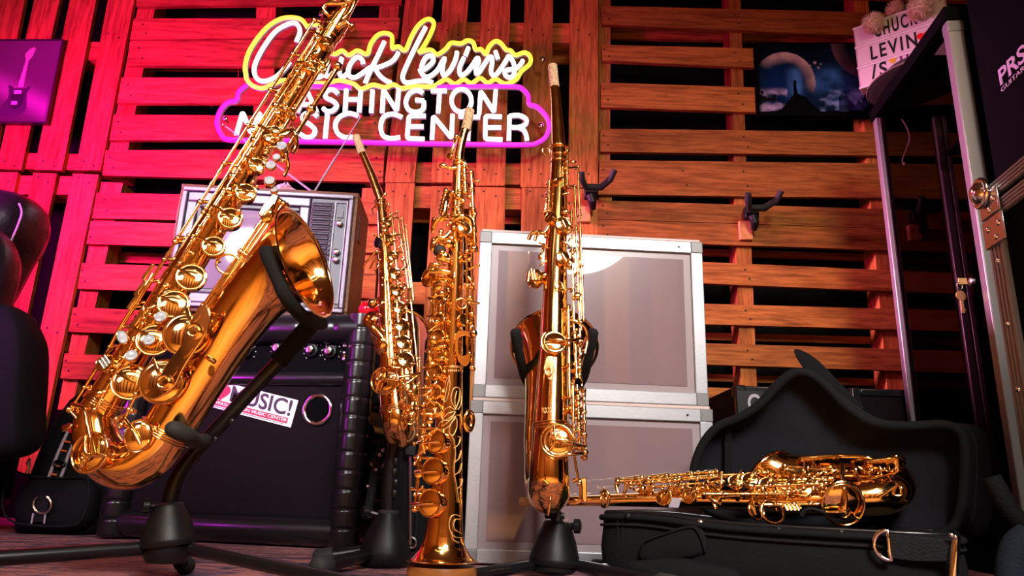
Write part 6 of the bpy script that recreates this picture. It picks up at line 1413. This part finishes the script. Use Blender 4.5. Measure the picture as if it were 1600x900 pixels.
# accessory flap sticking up behind the lid
m = MB(); fl_ = [(1240, 548), (1250, 546), (1275, 560), (1300, 585), (1330, 616), (1350, 638), (1330, 640), (1296, 616), (1266, 588), (1250, 566)]; m.prism([lpx(x, y, .05) for x, y in catmull(fl_, 3, True)], Kc.y*.035); m.build('accessory_flap', M['nylon'], case, bevel=.006)
m = MB(); m.prism([kpx(x, y, .02) for x, y in ((1048, 778), (1064, 778), (1060, 794), (1044, 793))], Kc.y*.004); m.build('buckle_strap', M['logo_grey'], case, bevel=.001)
m = MB(); m.tube([kpx(x, y, .03) for x, y in catmull([(1252, 806), (1258, 798), (1270, 796), (1290, 802)], 5)], .0042, 6); m.build('inner_strap', M['webbing'], case, 60)
sh = PP(1590, 850, Kc(0, .05, 0), Kc.y)
m = MB(); pts = [PP(x, y, Kc(0, .10+k*.0, 0), Kc.y) for k, (x, y) in enumerate(catmull([(1548, 745), (1562, 770), (1580, 800), (1612, 832)], 4))]; m.tube(pts, .016, 8); m.build('shoulder_strap', M['webbing'], case, 60)
m = MB(); pts = [PP(x, y, Kc(0, -.02, 0), Kc.y) for x, y in catmull([(1612, 838), (1592, 852), (1582, 880), (1580, 920)], 5)]; pts = [V((p.x, p.y, max(p.z, .025))) for p in pts]; m.tube(pts, [.018]+[.022]*(len(pts)-1), 12); tag(m.build('padded_strap', M['blue_cloth'], sharp=70), 'blue padded shoulder strap lying on the floor at the end of the open case', 'strap')

# ================================================================== alto lying in the case
# its plane runs along the case, so depth shrinks to the other end
def sl(x, y): return -(x-1160)*.00028
k = Sax('alto_saxophone', 'gold alto saxophone lying on its side in the open black case', P(1180, 810, 1.415), 1.415, sl)
k.loft('body_tube', [(938, 782, 8.5), (1000, 781, 10.5), (1080, 780, 13.5), (1160, 781, 16.5), (1240, 783, 20), (1300, 783, 23)], sub=4)
k.loft('bow', [(1300, 783, 23, 0), (1335, 780, 26, 0), (1370, 776, 29, -.004), (1393, 768, 30, -.02), (1400, 756, 29, -.05), (1392, 748, 28, -.075), (1365, 745, 27, -.085)], sub=6)
k.bell([(1365, 745, 27, -.085), (1330, 743, 27, -.09), (1290, 742, 29, -.085), (1258, 743, 32, -.08), (1234, 747, 37, -.075), (1218, 750, 42, -.072), (1207, 753, 48, -.072)], V((-.35, .72, .42)), back=12, sub=5)
k.band(1300, 783, 24.5, (1, 0), k=4, gap=5); k.band(944, 782, 10, (1, 0), k=2, gap=8, w=1.4)
k.loft('neck', [(940, 782, 8), (900, 783, 7.6), (860, 784, 7), (834, 784, 6.6)], sub=3)
b = MB(); p0, p1 = k.q(836, 784), k.q(812, 784); b.tube([p0, p0.lerp(p1, .1), p0.lerp(p1, .9), p1], [.008, .0095, .0095, .007], 16); k.part(b, 'neck_cap', 'cork')
k.ringwire(944, 778, 14, (1, -.4, 0), .0, .0028, .55); k.wire([(938, 770, .01), (946, 766, .016), (952, 776, .018), (948, 792, .014)], .003, 'octave_loop')
for x0, y0, x1, y1, dd, rr in ((965, 749, 1120, 737, .0, .0030), (965, 752, 1160, 741, .006, .0034), (985, 756, 1125, 745, .010, .0028), (1020, 761, 1130, 752, .014, .0022), (1120, 747, 1200, 738, .0, .0024), (1125, 776, 1240, 768, .03, .0034), (1175, 760, 1290, 756, .03, .0034), (1100, 772, 1230, 772, .034, .0026), (1190, 789, 1292, 788, .028, .0034), (1240, 750, 1300, 748, .01, .0028)):
    k.rod((x0, y0, dd), (x1, y1, dd), rr, 5, .010, 7, (0, .6, -.8))
k.wire([(965, 749, .0), (962, 758, .008), (966, 770, .012)], .0035, sub=1); k.wire([(978, 754, .008), (978, 764, .01), (974, 772, .012)], .0032); k.wire([(1128, 738, .012), (1127, 755, .02), (1124, 770, .022)], .0034)
ns = V((-.3, -.75, .35))
for x, y, rr, dd in ((1001, 764, 7, .012), (1012, 766, 7, .012), (1037, 778, 13, .024), (1056, 766, 9, .018), (1076, 776, 12, .026), (1098, 764, 9, .02), (1112, 766, 10, .022), (1150, 752, 12, .018), (1172, 750, 13, .02), (1200, 758, 14, .024), (1224, 764, 12, .028), (1255, 764, 14, .028), (1285, 760, 12, .026)):
    k.cup(x, y, rr, V((-.55, -.8, .2)) if x < 1120 else ns, dd, .012, arm=(x+10, y-16, dd-.006))
k.cup(1318, 782, 31, V((-.08, -.9, -.25)), .052, .016); k.guard(1318, 789, 32, V((-.08, -.9, -.25)), .058, .012, (1320, 800, .064), (.4, 2.4, 4.6)); k.wire([(1316, 726, .01), (1317, 750, .055), (1322, 784, .066)], .0038)
k.wire([(1400, 754, .036), (1408, 762, .042), (1408, 774, .042), (1396, 772, .042), (1402, 758, .042)], .0026, 'bow_guard'); k.wire([(1376, 776, .04), (1402, 758, .042)], .0026, 'bow_guard', sub=1)
# bell keys and guards along the top
for x, y, w_ in ((1290, 722, 40), (1355, 724, 44), (1400, 722, 26)):
    k.cup(x, y, w_*.55, V((-.1, -.35, .93)), -.05, .012); k.wire([(x-w_*.5, y-4, -.04), (x, y-9, -.03), (x+w_*.5, y-5, -.04)], .0034, 'bell_guard'); k.wire([(x-w_*.5, y-3, -.03), (x-w_*.45, y+12, -.02), (x-w_*.2, y+30, .0)], .0034, 'bell_guard')
k.plate([(1253, 713), (1300, 709), (1350, 710), (1356, 716), (1300, 716), (1258, 722)], -.02, .03, 'bell_guard', bevel=.003); k.plate([(1352, 719), (1398, 712), (1406, 716), (1408, 742), (1402, 744), (1398, 722), (1356, 726)], -.02, .03, 'bell_guard', bevel=.003)
k.wire([(1258, 724, -.01), (1262, 744, .01), (1280, 762, .02)], .004, 'bell_guard'); k.rod((1226, 728, -.02), (1300, 735, .0), .003, 3, .01, 3)
k.wire([(1176, 776, .034), (1175, 790, .036), (1180, 804, .034)], .004); k.ringwire(1207, 800, 18, (.1, -1, .3), .03, .003, 1.0); k.ringwire(1182, 798, 14, (.4, -1, .2), .028, .0028)
b = MB()
for i in range(4): b.tube([k.q(1226+i*6, 790, .040), k.q(1230+i*6, 798, .042)], .0038, 8)
b.tube([k.q(1222, 793, .034), k.q(1252, 795, .034)], .004, 8); k.part(b, 'pinky_table', 'gold_key')
k.wire([(1105, 776, .03), (1115, 782, .036), (1126, 788, .034)], .0034); k.spoon(1117, 788, 9, 4, (0, -1, .4), .03)
k.clutter([(985, 764), (1060, 762), (1130, 764)], 14, 61, .016, 5); k.clutter([(1140, 758), (1220, 765), (1300, 760)], 20, 62, .028, 8); k.clutter([(1240, 745), (1330, 735), (1400, 735)], 18, 63, .006, 8)
